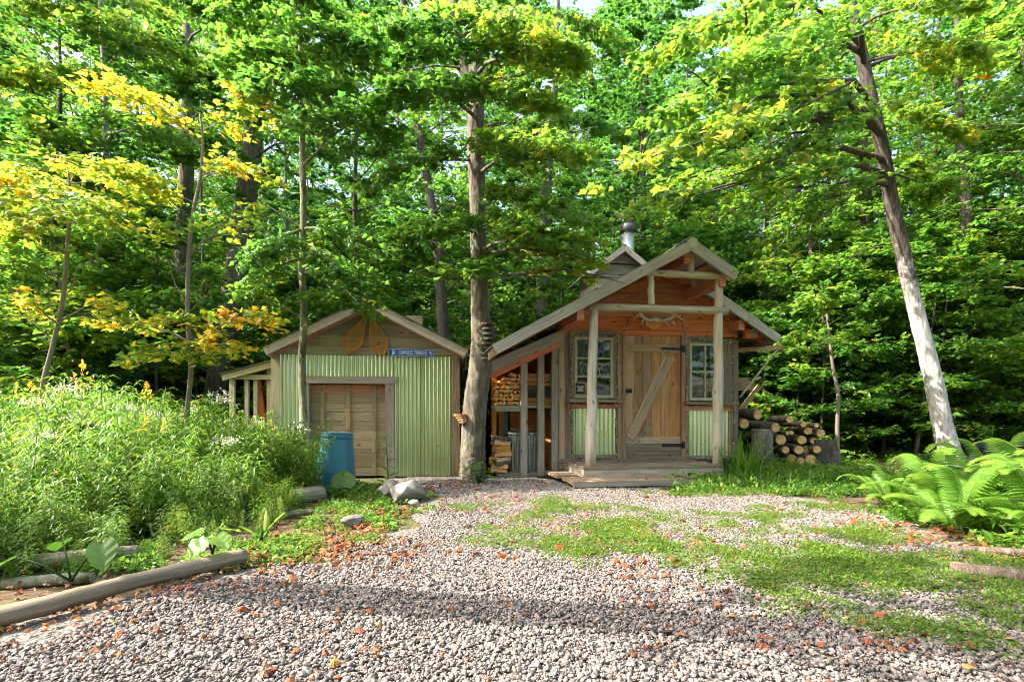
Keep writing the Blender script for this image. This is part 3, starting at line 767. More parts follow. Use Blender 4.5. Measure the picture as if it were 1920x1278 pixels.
for k in range(5): MB().box(LX0 + .1, -.01, .97, 1.0, shz + .02 + k * .2, shz + .02 + k * .2 + .19, 'x', .002).build('plank', M['red'], lt)
MB().box(CF.X(938, .9), CF.X(952, .9), .9, .93, .62, 1.09).build('tarp', M['teal'], lt)

# awning arm and prop on the right-hand wall, rear shelter
x0 = W + .02; xe, ze = CF.loc(1470, 651, .15); zb2 = CF.Z(1384, 657, .15)
MB().beam((x0, .15, zb2), (xe, .15, ze), .05, .075, (0, 0, 1), .004).build('awning_arm', M['tangrey'], cabin)
pa, pb = CF.loc(1387, 745, .15), CF.loc(1457, 655, .15)
pole('prop', (pa[0], .15, pa[1]), (pb[0], .15, pb[1]), .02, .017, cabin, n=7, seed=9)
xq, zq = CF.loc(1385, 724, 2.9); xq2, zq2 = CF.loc(1432, 719, 2.9)
MB().beam((W, 2.9, zq), (xq2, 2.9, zq2), .08, .3, (0, 0, 1), .004).build('shelter_beam', M['greydark'], cabin)
pa, pb = CF.loc(1388, 770, 2.8), CF.loc(1425, 722, 2.8); MB().beam((pa[0], 2.8, pa[1]), (pb[0], 2.8, pb[1]), .06, .12, (0, 0, 1)).build('shelter_brace', M['greydark'], cabin)
for u in (1419, 1432):
    xx = CF.X(u, 3.0); MB().box(xx - .06, xx + .06, 2.96, 3.05, 0, CF.Z(u, 722, 3.0), 'z', .003).build('shelter_post', M['greygreen'], cabin)

# ================================================================== the garage
GF = Frame((-3.65, 8.15, 0), 6)
garage = tag(empty('garage', GF.O, GF.yaw), 'low shed with ribbed metal front, weathered board gable and wooden door', 'shed')
GW = GF.X(862); GD = 3.2
gpx, gpz = GF.loc(688, 560, -.22); gel, gelz = GF.loc(497, 651, -.22); ger, gerz = GF.loc(874, 655, -.22)
sl, sr = (gpz - gelz) / (gpx - gel), (gpz - gerz) / (ger - gpx)
groof = lambda x: gpz - (sl * (gpx - x) if x < gpx else sr * (x - gpx))
zt = GF.Z(690, 666)                                            # top of the metal
MB().box(0.02, .07, .06, GD, 0, zt + .1, 'y').build('wall', M['greydark'], garage)
MB().box(GW - .07, GW - .02, .06, GD, 0, zt + .1, 'y').build('wall', M['greydark'], garage)
MB().prism([(.0, 0), (GW, 0), (GW, zt + .1), (gpx, gpz - .15), (0, zt + .1)], 'y', GD - .05, GD).build('wall', M['greydark'], garage)
dxa, dxb = GF.X(580), GF.X(723); dza = 0.02; dzb = GF.Z(650, 720)
jx = GF.X(740); hz1 = GF.Z(650, 707)
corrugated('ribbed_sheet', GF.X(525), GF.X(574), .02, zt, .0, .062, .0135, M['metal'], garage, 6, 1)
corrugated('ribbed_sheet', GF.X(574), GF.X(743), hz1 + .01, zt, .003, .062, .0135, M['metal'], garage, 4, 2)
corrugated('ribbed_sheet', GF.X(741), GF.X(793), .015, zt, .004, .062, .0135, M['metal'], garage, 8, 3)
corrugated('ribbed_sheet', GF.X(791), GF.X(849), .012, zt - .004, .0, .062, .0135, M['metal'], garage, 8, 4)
MB().box(GF.X(509), GF.X(526), -.03, .05, 0, zt + .05, 'z', .003).build('corner_board', M['greygreen'], garage)
MB().box(GF.X(848), GF.X(862), -.03, .05, 0, zt + .03, 'z', .003).build('corner_board', M['greydark'], garage)
MB().box(GF.X(573), GF.X(743.5), -.045, .02, hz1 - .1, hz1 + .012, 'x', .003).build('door_header', M['grey'], garage)
MB().box(GF.X(575), dxa, -.03, .1, 0, hz1 - .102, 'z', .002).build('jamb', M['grey'], garage)
MB().box(dxb, jx, -.03, .1, 0, hz1 - .102, 'z', .002).build('jamb', M['grey'], garage)
gd = obj('door', MB().box(dxa, dxb, .11, .13, dza, dzb, 'x').mesh('door', M['doorwood']), garage)
nb = 10
for k in range(nb):
    z0 = dza + (dzb - dza) * k / nb; z1 = dza + (dzb - dza) * (k + 1) / nb
    MB().box(dxa + .003, dxb - .003, .085 + R.uniform(-.003, .003), .11, z0 + .003, z1 - .003, 'x', .002).build('plank', M['doorwood'] if k < nb - 1 else M['red'], gd)
for u in (605, 653, 702):
    x = GF.X(u, .08)
    for k in range(4):
        z0 = dza + (dzb - dza) * k / 4; z1 = dza + (dzb - dza) * (k + 1) / 4
        MB().box(x - .032 + R.uniform(-.006, .006), x + .03, .066, .083, z0 + .006, z1 - .006, 'z', .002).build('batten', M['doorwood'], gd)
# gable boards
z = zt + .004; k = 0
hs = [.125, .17, .17, .165, .16, .17, .16]
for h in hs:
    z1 = min(z + h - .005, gpz - .12)
    if z1 <= z + .02: break
    def lim(zz): return max(0.0, gpx - (gpz - .1 - zz) / sl), min(GW, gpx + (gpz - .1 - zz) / sr)
    a0, b0 = lim(z); a1, b1 = lim(z1); yo = -.02 + R.uniform(-.004, .004)
    c = gpx + R.uniform(-.2, .9) if k in (1, 3) else None
    if c:
        MB().prism([(a0, z), (c - .003, z), (c - .003, z1), (a1, z1)], 'y', yo, .03).build('plank', M['gable'], garage)
        MB().prism([(c + .003, z), (b0, z), (b1, z1), (c + .003, z1)], 'y', yo + .003, .03).build('plank', M['gable'], garage)
    else: MB().prism([(a0, z), (b0, z), (b1, z1), (a1, z1)], 'y', yo, .03).build('plank', M['gable' if k else 'grey'], garage)
    z += h; k += 1
def grake(x0, x1, dep, wd, mat, drop=0):
    f = lambda x: groof(x) - wd / 2 - drop; up = Vector((-(f(x1) - f(x0)), 0, x1 - x0))
    MB().beam((x0, dep, f(x0)), (x1, dep, f(x1)), .04, wd, up, .003).build('rake_board', M[mat], garage)
grake(gel, gpx - .005, -.22, .125, 'grey'); grake(gpx + .005, ger, -.22, .125, 'grey')
grake(gel + .05, gpx - .005, -.1, .11, 'red', .03); grake(gpx + .005, ger - .05, -.1, .11, 'red', .03)
roof_sheet('roof_sheet', gel - .03, groof(gel - .03) + .012, gpx, gpz + .012, -.25, GD + .2, M['metal_dull'], garage)
roof_sheet('roof_sheet', ger + .03, groof(ger + .03) + .012, gpx, gpz + .012, -.25, GD + .2, M['metal_dull'], garage)
for x in (gel + .05, ger - .05): MB().beam((x, -.2, groof(x) - .1), (x, GD, groof(x) - .1), .04, .12, (0, 0, 1), .003).build('fascia_board', M['grey'], garage)
# open lean-to on the left
gx0, gz0 = GF.loc(417, 702, .2); gx1, gz1 = GF.loc(510, 675, .2)
gl_ = obj('lean_to', MB().box(gx0 + .1, -.02, .22, .27, GF.Z(460, 711, .22), GF.Z(460, 702, .22), 'x').mesh('lean_to', M['greygreen']), garage)
MB().beam((gx0, .2, gz0 - .05), (-.01, .2, gz1 - .05), .035, .09, Vector((-(gz1 - gz0), 0, gx1 - gx0)), .003).build('rake_board', M['greygreen'], gl_)
roof_sheet('roof_sheet', gx0 - .04, gz0 + .005, -.01, gz1 + .012, .15, 2.6, M['metal_dull'], gl_)
for u0, u1, z1 in ((428, 438, 707), (457, 464, 711), (474, 481, 711), (499, 509, 690)):
    a, b = GF.X(u0, .25), GF.X(u1, .25); MB().box(a, b, .275, .34, 0, GF.Z(u0, z1, .25), 'z', .003).build('stud', M['greygreen'], gl_)
MB().box(gx0 + .1, -.02, .35, .38, .75, .85, 'x', .003).build('rail', M['greygreen'], gl_)
for k in range(2): MB().box(gx0 + .25, -.02, 1.3, 1.33, GF.Z(460, 725, 1.3) + k * .16, GF.Z(460, 725, 1.3) + k * .16 + .15, 'x').build('plank', M['red'], gl_)
MB().beam((gx0 + .45, 1.0, 0), (gx0 + .25, 1.0, 1.6), .09, .06, (0, 1, 0), .003).build('stud', M['red'], gl_)

# ------------------------------------------------------------------ trees
def tri_fan(outline, centre, lift):
    v = [(centre[0], centre[1], lift)] + [(x, y, -.04 - .10 * abs(x)) for x, y in outline]
    n = len(outline); return np.array(v), np.array([(0, 1 + k, 1 + (k + 1) % n) for k in range(n)])
half = [(.40, -.06), (.34, .14), (.62, .34), (.36, .44), (.24, .62)]
MAPLE = tri_fan([(0, 0)] + half + [(0, 1.0)] + [(-x, y) for x, y in reversed(half)], (0, .36), .05)
SIMPLE = (np.array([(0, 0, 0), (.42, .16, .07), (.33, .5, .06), (0, 1, -.1), (-.33, .5, .06), (-.42, .16, .07)]), np.array([(0, 1, 2), (0, 2, 3), (0, 3, 4), (0, 4, 5)]))
LANCE = (np.array([(0, 0, 0), (.09, .35, .05), (0, 1, -.18), (-.09, .35, .05), (0, .4, .0)]), np.array([(0, 1, 4), (1, 2, 4), (2, 3, 4), (3, 0, 4)]))

def unit(a): return a / np.maximum(np.linalg.norm(a, axis=-1, keepdims=True), 1e-9)

class Leaves:
    def __init__(s, seed): s.g = np.random.default_rng(seed); s.p, s.t, s.n, s.s, s.c = [], [], [], [], []
    def add(s, pos, tip, nrm, size, tint): s.p.append(pos); s.t.append(tip); s.n.append(nrm); s.s.append(size); s.c.append(tint)
    def spray(s, a, b, width, n, size=.1, tint=.5, tsd=.08, rise=.06, droop=.12, start=.12, tilt=.38, thick=.05):
        """A flat, layered spray of leaves along a bough from a to b."""
        g = s.g; a, b = np.array(a, float), np.array(b, float); d = b - a; L = np.linalg.norm(d); f = d / L
        lat = np.cross(f, (0, 0, 1.0)); lat /= max(np.linalg.norm(lat), 1e-6)
        m = max(3, n // 9)
        u = start + (1 - start) * g.random(m) ** .8
        w = width * np.clip(u * 1.6, 0, 1) ** .7 * np.clip((1.12 - u) * 2.2, 0, 1) ** .6
        sg = g.uniform(-1, 1, m)
        cen = a + d * u[:, None] + np.stack([0*u, 0*u, L * (rise * 4 * u * (1 - u) - droop * u ** 2)], -1) + lat * (sg * w)[:, None]
        cen[:, 2] += g.normal(0, thick, m) - .12 * np.abs(sg * w)
        out = unit(f * .55 + lat * (sg * 1.1)[:, None] + g.normal(0, .25, (m, 3)) * (1, 1, .3))
        k = g.integers(0, m, n); r = g.random(n)
        pos = cen[k] + out[k] * (r * .22 - .06)[:, None] + g.normal(0, 1, (n, 3)) * (.06, .06, .022)
        tip = unit(out[k] * .7 + g.normal(0, .5, (n, 3)) * (1, 1, .35) + (0, 0, -.22))
        nrm = np.array((0, 0, 1.0)) + g.normal(0, tilt, (n, 3))
        nrm = unit(nrm - tip * np.sum(nrm * tip, -1, keepdims=True))
        tw = g.normal(0, tsd, m)
        s.add(pos, tip, nrm, size * g.uniform(.6, 1.25, n), tint + tw[k] + g.normal(0, tsd * .6, n))
        return s
    def mesh(s, name, tpl, mat):
        p, t, n, z, c = (np.concatenate(x) for x in (s.p, s.t, s.n, s.s, s.c))
        x = np.cross(t, n); tv, tf = tpl; k = len(tv)
        V = p[:, None] + z[:, None, None] * (tv[None, :, 0, None] * x[:, None] + tv[None, :, 1, None] * t[:, None] + tv[None, :, 2, None] * n[:, None])
        F = (np.arange(len(p)) * k)[:, None, None] + tf[None]
        return np_mesh(name, V.reshape(-1, 3), F.reshape(-1, 3), mat, np.repeat(np.clip(c, 0, 1), len(tf)))

def limb(mb, a, b, r0, r1, g, rise=.06, droop=.1, n=5, seg=5, wig=.03):
    a, b = Vector(a), Vector(b); L = (b - a).length; pts = []
    for k in range(seg + 1):
        u = k / seg; p = a.lerp(b, u); p.z += L * (rise * 4 * u * (1 - u) - droop * u * u)
        if 0 < k < seg: p += Vector((g.uniform(-1, 1), g.uniform(-1, 1), g.uniform(-.6, .6))) * wig * L
        pts.append(p)
    mb.tube(pts, [r0 + (r1 - r0) * k / seg for k in range(seg + 1)], n, False, .05)
    return pts

def smooth_path(pts, rad, m=4):
    """Catmull-Rom through the trunk's points."""
    P_, R_ = [], []
    for i in range(len(pts) - 1):
        p0, p1, p2, p3 = pts[max(i-1, 0)], pts[i], pts[i+1], pts[min(i+2, len(pts)-1)]
        for k in range(m):
            t = k / m
            P_.append(.5 * ((2*p1) + (p2-p0)*t + (2*p0-5*p1+4*p2-p3)*t*t + (3*p1-p0-3*p2+p3)*t**3)); R_.append(rad[i] + (rad[i+1]-rad[i]) * t)
    return P_ + [pts[-1]], R_ + [rad[-1]]

def key_tree(name, label, group, cat, bk, path, Y, boughs=(), bare=(), leaf='leaf', tpl=MAPLE, seed=0, size=.105, fork=(), root=True):
    """A tree whose trunk follows the photograph: path = (u, v, width px[, Y]); boughs = (from v, (u, v, Y), width m, leaves, tint)."""
    g = random.Random(seed); pts, rad = [], []
    for q in path:
        y = q[3] if len(q) > 3 else Y; pts.append(P(q[0], q[1], y)); rad.append(q[2] / 2000 * y)
    if root:                                             # flared foot down to the ground
        f = pts[0].copy(); zg = float(gz(f.x, f.y)); 
        if f.z > zg + .12: pts.insert(0, Vector((f.x, f.y, zg + .02))); rad.insert(0, rad[0] * 1.05)
        pts.insert(0, pts[0] + Vector((0, 0, -.12))); rad.insert(0, rad[0] * 1.15)
    base = pts[0].copy(); base.z = float(gz(base.x, base.y))
    tr = tag(empty(name, base), label, cat, group)
    big = rad[0] > .15
    pp, rr = smooth_path([p - base for p in pts], rad, 14 if big else 4)
    mb = MB(); mb.tube(pp, rr, 26 if big else 12 if rad[0] > .08 else 7, True, .05 if big else .07)
    for fk in fork:
        fp = [P(q[0], q[1], q[3] if len(q) > 3 else Y) - base for q in fk]; fr = [q[2] / 2000 * Y for q in fk]
        a, r = smooth_path(fp, fr, 3); mb.tube(a, r, 7, False, .07)
    L = Leaves(seed + 3); has = False
    def on_trunk(v):
        best = min(range(len(pp)), key=lambda i: abs((CAMZ - (pp[i].z + base.z)) / (pp[i].y + base.y) * FPX + HOR - v))
        return pp[best], rr[best]
    for b in boughs:
        v0, (u, v, y), w, n, tint = b[:5]; kw = b[5] if len(b) > 5 else {}
        a, r = on_trunk(v0); e = P(u, v, y) - base
        r0 = min(r * .55, .012 + .009 * (e - a).length)
        limb(mb, a, e, r0, .004, g, kw.get('rise', .06), kw.get('droop', .05))
        for _ in range(3):
            c = a.lerp(e, g.uniform(.3, .8)); d = e - a; s = Vector((d.y, -d.x, 0)).normalized() * g.choice((-1, 1)) * w * .8
            limb(mb, c, c + s + d * .25, r0 * .4, .002, g, 0, .05, 4, 3)
        L.spray(a, e, w, int(n * 1.5), kw.get('size', size) * .86, tint, kw.get('tsd', .07), kw.get('rise', .06), kw.get('droop', .05), kw.get('start', .3), kw.get('tilt', .38)); has = True
    for b in bare:
        a = (P(*b[0]) - base) if len(b[0]) == 3 else on_trunk(b[0][0])[0]
        e = P(*b[1]) - base; r0 = b[2]; ps = limb(mb, a, e, r0, .004, g, .05, 0, 5, 6, .05)
        for _ in range(b[3] if len(b) > 3 else 3):
            c = ps[g.randrange(2, 6)]; L_ = (e - a).length * g.uniform(.2, .45)
            limb(mb, c, c + Vector((g.uniform(-1, 1), g.uniform(-.4, .4), g.uniform(-.5, .7))) * L_, r0 * .4, .002, g, .05, 0, 4, 3, .06)
    mb.build('trunk', M[bk], tr)
    if has: obj('crown', L.mesh('crown', tpl, M[leaf]), tr)
    return tr, pp, rr, base

# ---- kinds of woodland tree, shared by many copies
def woodland_kind(seed, H, r, z0, Lmax, nb, per, size, tint, tsd, bk):
    g = random.Random(seed); mb = MB(); L = Leaves(seed); top = Vector((g.uniform(-.6, .6), g.uniform(-.6, .6), H))
    pts = [Vector((0, 0, -.2)), Vector((0, 0, .15))]; rad = [r * 1.45, r * 1.08]
    for k in range(1, 7):
        f = k / 6; pts.append(Vector((top.x * f + g.uniform(-.09, .09) * H * .05, top.y * f + g.uniform(-.09, .09) * H * .05, H * f))); rad.append(r * (1 - f * .93))
    pp, rr = smooth_path(pts, rad, 3); mb.tube(pp, rr, 9, False, .06)
    for k in range(nb):
        f = (k + g.random()) / nb; z = z0 + (H * 1.0 - z0) * f
        i = min(range(len(pp)), key=lambda i: abs(pp[i].z - z)); a = pp[i]
        ln = Lmax * (.35 + .65 * math.sin(math.pi * min(.98, .25 + .72 * f)) ** .9) * g.uniform(.6, 1.1) * (1.0 if f < .85 else .6)
        az = k * 2.399 + g.uniform(-.5, .5); up = g.uniform(-.05, .25) + .5 * f
        e = a + Vector((math.cos(az) * ln, math.sin(az) * ln, up * ln))
        limb(mb, a, e, min(rr[i] * .5, .008 + .01 * ln), .004, g, .05, .1, 4, 4)
        L.spray(a, e, ln * .42, int(per * 1.08 * g.uniform(.6, 1.3)), size, tint + g.uniform(-.06, .06), tsd, .05, .1, .25, .42, .07)
    return mb.mesh('trunk', M[bk]), L.mesh('crown', SIMPLE, M['leaf'])
KINDS = [
    woodland_kind(201, 17, .11, 3.0, 3.0, 44, 330, .118, 0.48, .06, 'bark_grey'),
    woodland_kind(202, 15, .09, 2.2, 2.7, 42, 300, .115, 0.54, .06, 'bark_maple'),
    woodland_kind(203, 19, .13, 3.8, 3.3, 44, 340, .122, 0.42, .06, 'bark_dark'),
    woodland_kind(204, 12, .06, 1.4, 2.3, 40, 260, .110, 0.56, .06, 'bark_grey'),
    woodland_kind(205, 16, .09, 1.9, 2.8, 46, 300, .115, 0.36, .06, 'bark_dark'),
]
BUSHY = [woodland_kind(211, 4.2, .035, .35, 1.6, 22, 200, .115, .50, .10, 'bark_dark'), woodland_kind(212, 3.2, .03, .3, 1.3, 20, 170, .105, .60, .09, 'bark_grey'),
         woodland_kind(213, 5.5, .045, .7, 1.7, 24, 200, .12, .55, .09, 'bark_maple')]

def plant_tree(kind, x, y, rz, s, name, label, group, cat='tree', lean=(0, 0), sz=None):
    t_, c_ = kind; r = tag(empty(name, (x, y, float(gz(x, y))), rz), label, cat, group)
    r.scale = (s, s, sz or s); r.rotation_euler = (lean[0], lean[1], rz)
    obj('trunk', t_, r); obj('crown', c_, r); return r

# ---- the trees the photograph shows one by one
key_tree('maple_tree', 'large maple with swollen leaning trunk rising between the garage and the cabin', None, 'tree', 'bark_maple',
    [(886, 880, 48), (887, 840, 46), (890, 770, 44), (900, 690, 43), (903, 640, 39), (901, 590, 36), (898, 500, 29), (896, 400, 30), (893, 300, 32), (892, 200, 32), (890, 120, 30), (888, 40, 26), (884, -60, 24), (870, -260, 18)], 8.2,
    [(470, (1100, 440, 7.0), .5, 420, .62), (480, (1130, 480, 7.1), .28, 150, .68), (520, (1185, 520, 7.25), .14, 50, .78), (440, (770, 425, 6.8), .6, 560, .5), (520, (840, 490, 6.6), .55, 480, .50),
     (430, (1010, 425, 6.6), .6, 520, .58), (380, (1060, 380, 6.8), .6, 420, .6), (330, (1060, 255, 6.3), .7, 620, .62), (220, (745, 150, 6.2), .7, 700, .46), (140, (1060, 70, 6.4), .7, 700, .64), (80, (690, 50, 6.2), .7, 700, .44),
     (60, (960, 20, 6.3), .7, 600, .62), (300, (690, 330, 7.0), .55, 380, .47), (200, (1000, 170, 6.6), .6, 520, .62), (100, (800, 90, 6.6), .6, 420, .42),
],
    [((200,), (1010, 120, 8.4), .035, 5), ((260,), (1100, 250, 8.0), .03, 6), ((150,), (760, 60, 8.0), .025, 5), ((245,), (975, 235, 7.8), .03, 2), ((130,), (690, 150, 8.0), .02, 6)], seed=31, size=.115,
    fork=[[(890, 190, 24), (866, 110, 22), (852, 40, 22), (846, -80, 18)]])
key_tree('slim_tree', 'slim mossy trunk standing right in front of the metal shed, left of its door', None, 'tree', 'bark_moss',
    [(568, 870, 16), (569, 780, 15), (566, 690, 14), (570, 600, 14), (567, 510, 13), (569, 400, 12), (567, 280, 11), (566, 160, 10), (563, 60, 8), (560, -60, 6), (560, -150, 4)], 7.45,
    [(440, (770, 470, 6.9), .6, 520, .52), (470, (655, 520, 6.7), .55, 430, .55), (480, (450, 545, 6.9), .5, 260, .6), (430, (470, 480, 6.8), .5, 330, .5), (500, (700, 575, 7.2), .28, 130, .62), (560, (640, 560, 7.0), .3, 150, .58),
     (250, (440, 170, 7.0), .32, 150, .775), (300, (700, 210, 6.5), .6, 520, .5), (180, (460, 90, 6.5), .65, 520, .56), (140, (660, 60, 6.4), .7, 620, .55), (60, (560, -20, 6.4), .7, 600, .52), (20, (420, 10, 6.8), .7, 500, .58), (230, (540, 130, 6.2), .6, 430, .48)],
    [((610,), (480, 560, 7.3), .014, 3), ((420,), (480, 380, 7.4), .012, 2)], seed=32, size=.10)
key_tree('yellow_maple_sapling', 'slender crooked yellow and orange maple sapling before the two thick trunks', None, 'tree', 'twig',
    [(346, 925, 10), (350, 860, 9), (352, 760, 9), (358, 690, 9), (352, 590, 8.5), (354, 480, 8), (362, 400, 7), (376, 330, 6), (380, 262, 4.5), (374, 212, 2.5)], 6.5,
    [(245, (150, 160, 6.2), .33, 136, 0.755), (270, (190, 125, 6.4), .25, 79, 0.755), (240, (330, 205, 6.4), .2, 43, 0.785), (250, (430, 225, 6.4), .2, 43, 0.775), (330, (500, 320, 6.3), .28, 93, 0.725), (390, (270, 355, 6.3), .3, 108, 0.715),
     (350, (440, 300, 6.6), .25, 57, 0.755), (470, (465, 390, 6.4), .3, 93, 0.650), (450, (280, 420, 6.3), .3, 93, 0.675), (650, (510, 590, 6.2), .34, 187, 0.770, {'tsd': .09}), (640, (190, 590, 6.4), .34, 172, 0.745, {'tsd': .09}), (660, (440, 640, 6.0), .28, 136, 0.755, {'tsd': .09}),
     (670, (250, 660, 6.1), .3, 144, 0.675), (600, (330, 600, 6.0), .25, 108, 0.745, {'tsd': .09}), (690, (380, 650, 6.0), .2, 72, 0.755)],
    [((590,), (305, 480, 6.5), .010, 3), ((480,), (430, 440, 6.5), .008, 3), ((600,), (400, 545, 6.4), .007, 2)], seed=33, size=.09)
key_tree('yellow_maple_sapling', 'bent leftmost maple sapling with a wide yellow crown, standing deep in the weeds', None, 'tree', 'twig',
    [(78, 870, 9), (78, 740, 9), (98, 650, 8.5), (118, 560, 8), (127, 450, 7), (131, 380, 5), (128, 320, 3)], 6.0,
    [(360, (-70, 350, 5.7), .45, 237, 0.755), (350, (285, 335, 6.1), .42, 273, 0.755), (380, (60, 420, 5.4), .42, 216, 0.715), (370, (190, 385, 5.5), .4, 216, 0.735), (400, (-30, 440, 5.7), .35, 158, 0.735), (350, (60, 330, 6.2), .35, 172, 0.775),
     (340, (160, 310, 6.4), .3, 100, 0.815), (400, (230, 440, 5.9), .3, 108, 0.630), (600, (205, 560, 5.9), .22, 79, 0.795), (610, (45, 570, 5.8), .22, 79, 0.755), (520, (20, 480, 5.8), .3, 100, 0.570)],
    [((560,), (185, 465, 6.0), .008, 2), ((650,), (20, 540, 6.0), .008, 2)], seed=34, size=.09)
key_tree('maple_tree', 'thick ridged trunk leaning right, nearest the open lean-to of the shed', None, 'tree', 'bark_maple',
    [(404, 765, 44), (412, 700, 42), (428, 600, 40), (446, 480, 38), (460, 380, 37), (470, 300, 36), (478, 225, 33), (490, 120, 28), (505, 0, 24), (515, -120, 20)], 12,
    [(330, (330, 250, 10.5), .9, 420, .46), (300, (600, 260, 10.5), .9, 420, .48), (200, (380, 120, 10.5), 1.1, 700, .52), (150, (620, 100, 10.5), 1.1, 700, .52), (60, (450, -10, 10.5), 1.1, 700, .52)], [((410,), (560, 400, 11.5), .02, 3)], tpl=SIMPLE, seed=35, size=.14)
key_tree('maple_tree', 'straight thick trunk behind the yellow sapling, left of the leaning trunk', None, 'tree', 'bark_maple',
    [(338, 750, 34), (341, 640, 29), (343, 520, 28), (345, 420, 27), (350, 300, 25), (352, 180, 22), (352, 40, 18), (350, -120, 14)], 12.6,
    [(300, (200, 220, 11), 1.0, 500, .46), (240, (420, 180, 11), .9, 420, .46), (150, (230, 60, 11), 1.2, 800, .54), (80, (420, 20, 11), 1.2, 700, .52)], [], tpl=SIMPLE, seed=36, size=.14)
key_tree('birch_tree', 'thin pale flaking trunk farther left, half hidden by yellow leaves', None, 'tree', 'bark_pale',
    [(194, 770, 15), (196, 690, 15), (203, 600, 13), (206, 500, 12), (203, 400, 12), (199, 300, 11), (197, 160, 10), (190, 40, 8), (188, -80, 6)], 10.5,
    [(300, (60, 240, 9), .9, 520, .56), (250, (300, 230, 9.2), .8, 420, .5), (200, (40, 120, 9), 1.0, 700, .62), (120, (300, 60, 9), 1.0, 700, .56), (60, (60, 0, 9), 1.1, 800, .6), (20, (220, -30, 8.8), 1.1, 700, .58), (380, (90, 320, 9.2), .7, 330, .5)], [], tpl=SIMPLE, seed=37, size=.125)
key_tree('leaning_tree', 'leaning tree with pale lichen-white foot and dark upper trunk, behind the ferns', None, 'tree', 'bark_lean',
    [(1793, 905, 42), (1782, 850, 37), (1768, 800, 33), (1752, 720, 30), (1735, 650, 28), (1712, 560, 25), (1692, 470, 25), (1672, 380, 24), (1660, 310, 23), (1648, 250, 22), (1632, 180, 22), (1615, 100, 20), (1595, 10, 18), (1570, -100, 20), (1540, -260, 15)], 9.5,
    [(250, (1330, 185, 5.0), .30, 130, .69, {'size': .12}), (250, (1450, 165, 5.3), .28, 110, .70, {'size': .12}), (230, (1150, 260, 5.2), .55, 520, .63), (240, (1300, 250, 5.4), .55, 520, .60), (250, (1420, 300, 5.6), .5, 420, .58), (200, (1230, 160, 5.4), .6, 560, .55),
     (120, (1400, 60, 5.6), .7, 560, .56, {'start': .5}), (80, (1250, 20, 5.6), .8, 760, .60), (100, (1460, 120, 6), .45, 240, .54, {'start': .55}), (330, (1330, 375, 7.0), .5, 360, .56), (330, (1425, 470, 7.2), .4, 240, .56), (300, (1150, 370, 6.8), .6, 480, .62), (350, (1500, 380, 7.5), .4, 280, .58),
     (120, (1850, 90, 8.0), .9, 650, .66), (200, (1800, 230, 8.4), .8, 600, .64), (330, (1770, 360, 9.4), .5, 300, .60), (60, (1800, -10, 7.5), .5, 320, .62, {'start': .6})],
    [((235,), (1490, 150, 9), .03, 4), ((130,), (1840, 70, 9.2), .035, 4), ((345,), (1500, 400, 9), .02, 4), ((1625, 40, 9.2), (1580, 100, 9.0), .014, 7), ((1640, 30, 9.2), (1640, 110, 9.0), .014, 7)], seed=38, size=.115)
key_tree('dark_tree', 'dark straight trunk to the right of the leaning white-footed tree', None, 'tree', 'bark_dark',
    [(1846, 870, 30), (1840, 800, 26), (1834, 690, 24), (1824, 560, 22), (1814, 440, 20), (1804, 300, 15), (1798, 160, 12), (1794, 0, 8), (1792, -120, 5)], 12,
    [(420, (1980, 420, 12.5), .8, 460, .62), (350, (1690, 300, 12.8), .8, 430, .6), (260, (1960, 250, 12.5), .9, 460, .62), (520, (1960, 560, 12.6), .8, 520, .6), (560, (1720, 590, 13), .8, 420, .58), (640, (1930, 650, 12.6), .8, 460, .6), (120, (1900, 100, 11), .9, 400, .62)], [], tpl=SIMPLE, seed=39, size=.135)
key_tree('grey_tree', 'upright grey trunk rising just behind the low end of the cabin roof', None, 'tree', 'bark_grey',
    [(1020, 780, 27), (1018, 640, 25), (1017, 520, 24), (1020, 400, 20), (1030, 280, 18), (1038, 180, 15), (1044, 60, 10), (1046, -60, 7)], 13.5,
    [(300, (930, 250, 12), .9, 420, .54), (240, (1150, 230, 12), 1.0, 500, .52), (120, (940, 100, 12), 1.1, 600, .58), (60, (1160, 60, 12), 1.1, 600, .6), (420, (1110, 400, 12), .8, 340, .5)], [], tpl=SIMPLE, seed=40, size=.14)
key_tree('dark_tree', 'dark leaning trunk with bare twigs behind the shed roof', None, 'tree', 'bark_dark',
    [(838, 790, 24), (832, 640, 22), (826, 540, 19), (818, 440, 17), (800, 330, 15), (782, 230, 13), (768, 130, 11), (756, 20, 9), (750, -80, 6)], 11,
    [(480, (740, 400, 10), .7, 320, .46), (400, (910, 330, 10), .7, 320, .5), (100, (700, 20, 9.6), .9, 520, .52)],
    [((300,), (700, 180, 10.5), .022, 8), ((260,), (880, 200, 10.5), .022, 8), ((350,), (640, 250, 10.5), .018, 6), ((400,), (890, 380, 10.5), .016, 6), ((560,), (885, 500, 11), .03, 4), ((180,), (700, 110, 10.5), .015, 6)], tpl=SIMPLE, seed=41, size=.13)
key_tree('crooked_tree', 'crooked dark trunk with a kink, deep in the woods right of the log pile', None, 'tree', 'bark_dark',
    [(1664, 870, 20), (1661, 800, 20), (1650, 740, 19), (1642, 690, 15), (1648, 620, 13), (1640, 520, 11), (1630, 380, 9), (1622, 240, 6)], 14,
    [(560, (1740, 540, 13), .9, 380, .5), (480, (1560, 480, 13), .9, 380, .54), (330, (1700, 360, 13), .9, 420, .58), (300, (1540, 300, 13), .9, 420, .58)], [], tpl=SIMPLE, seed=42, size=.14)
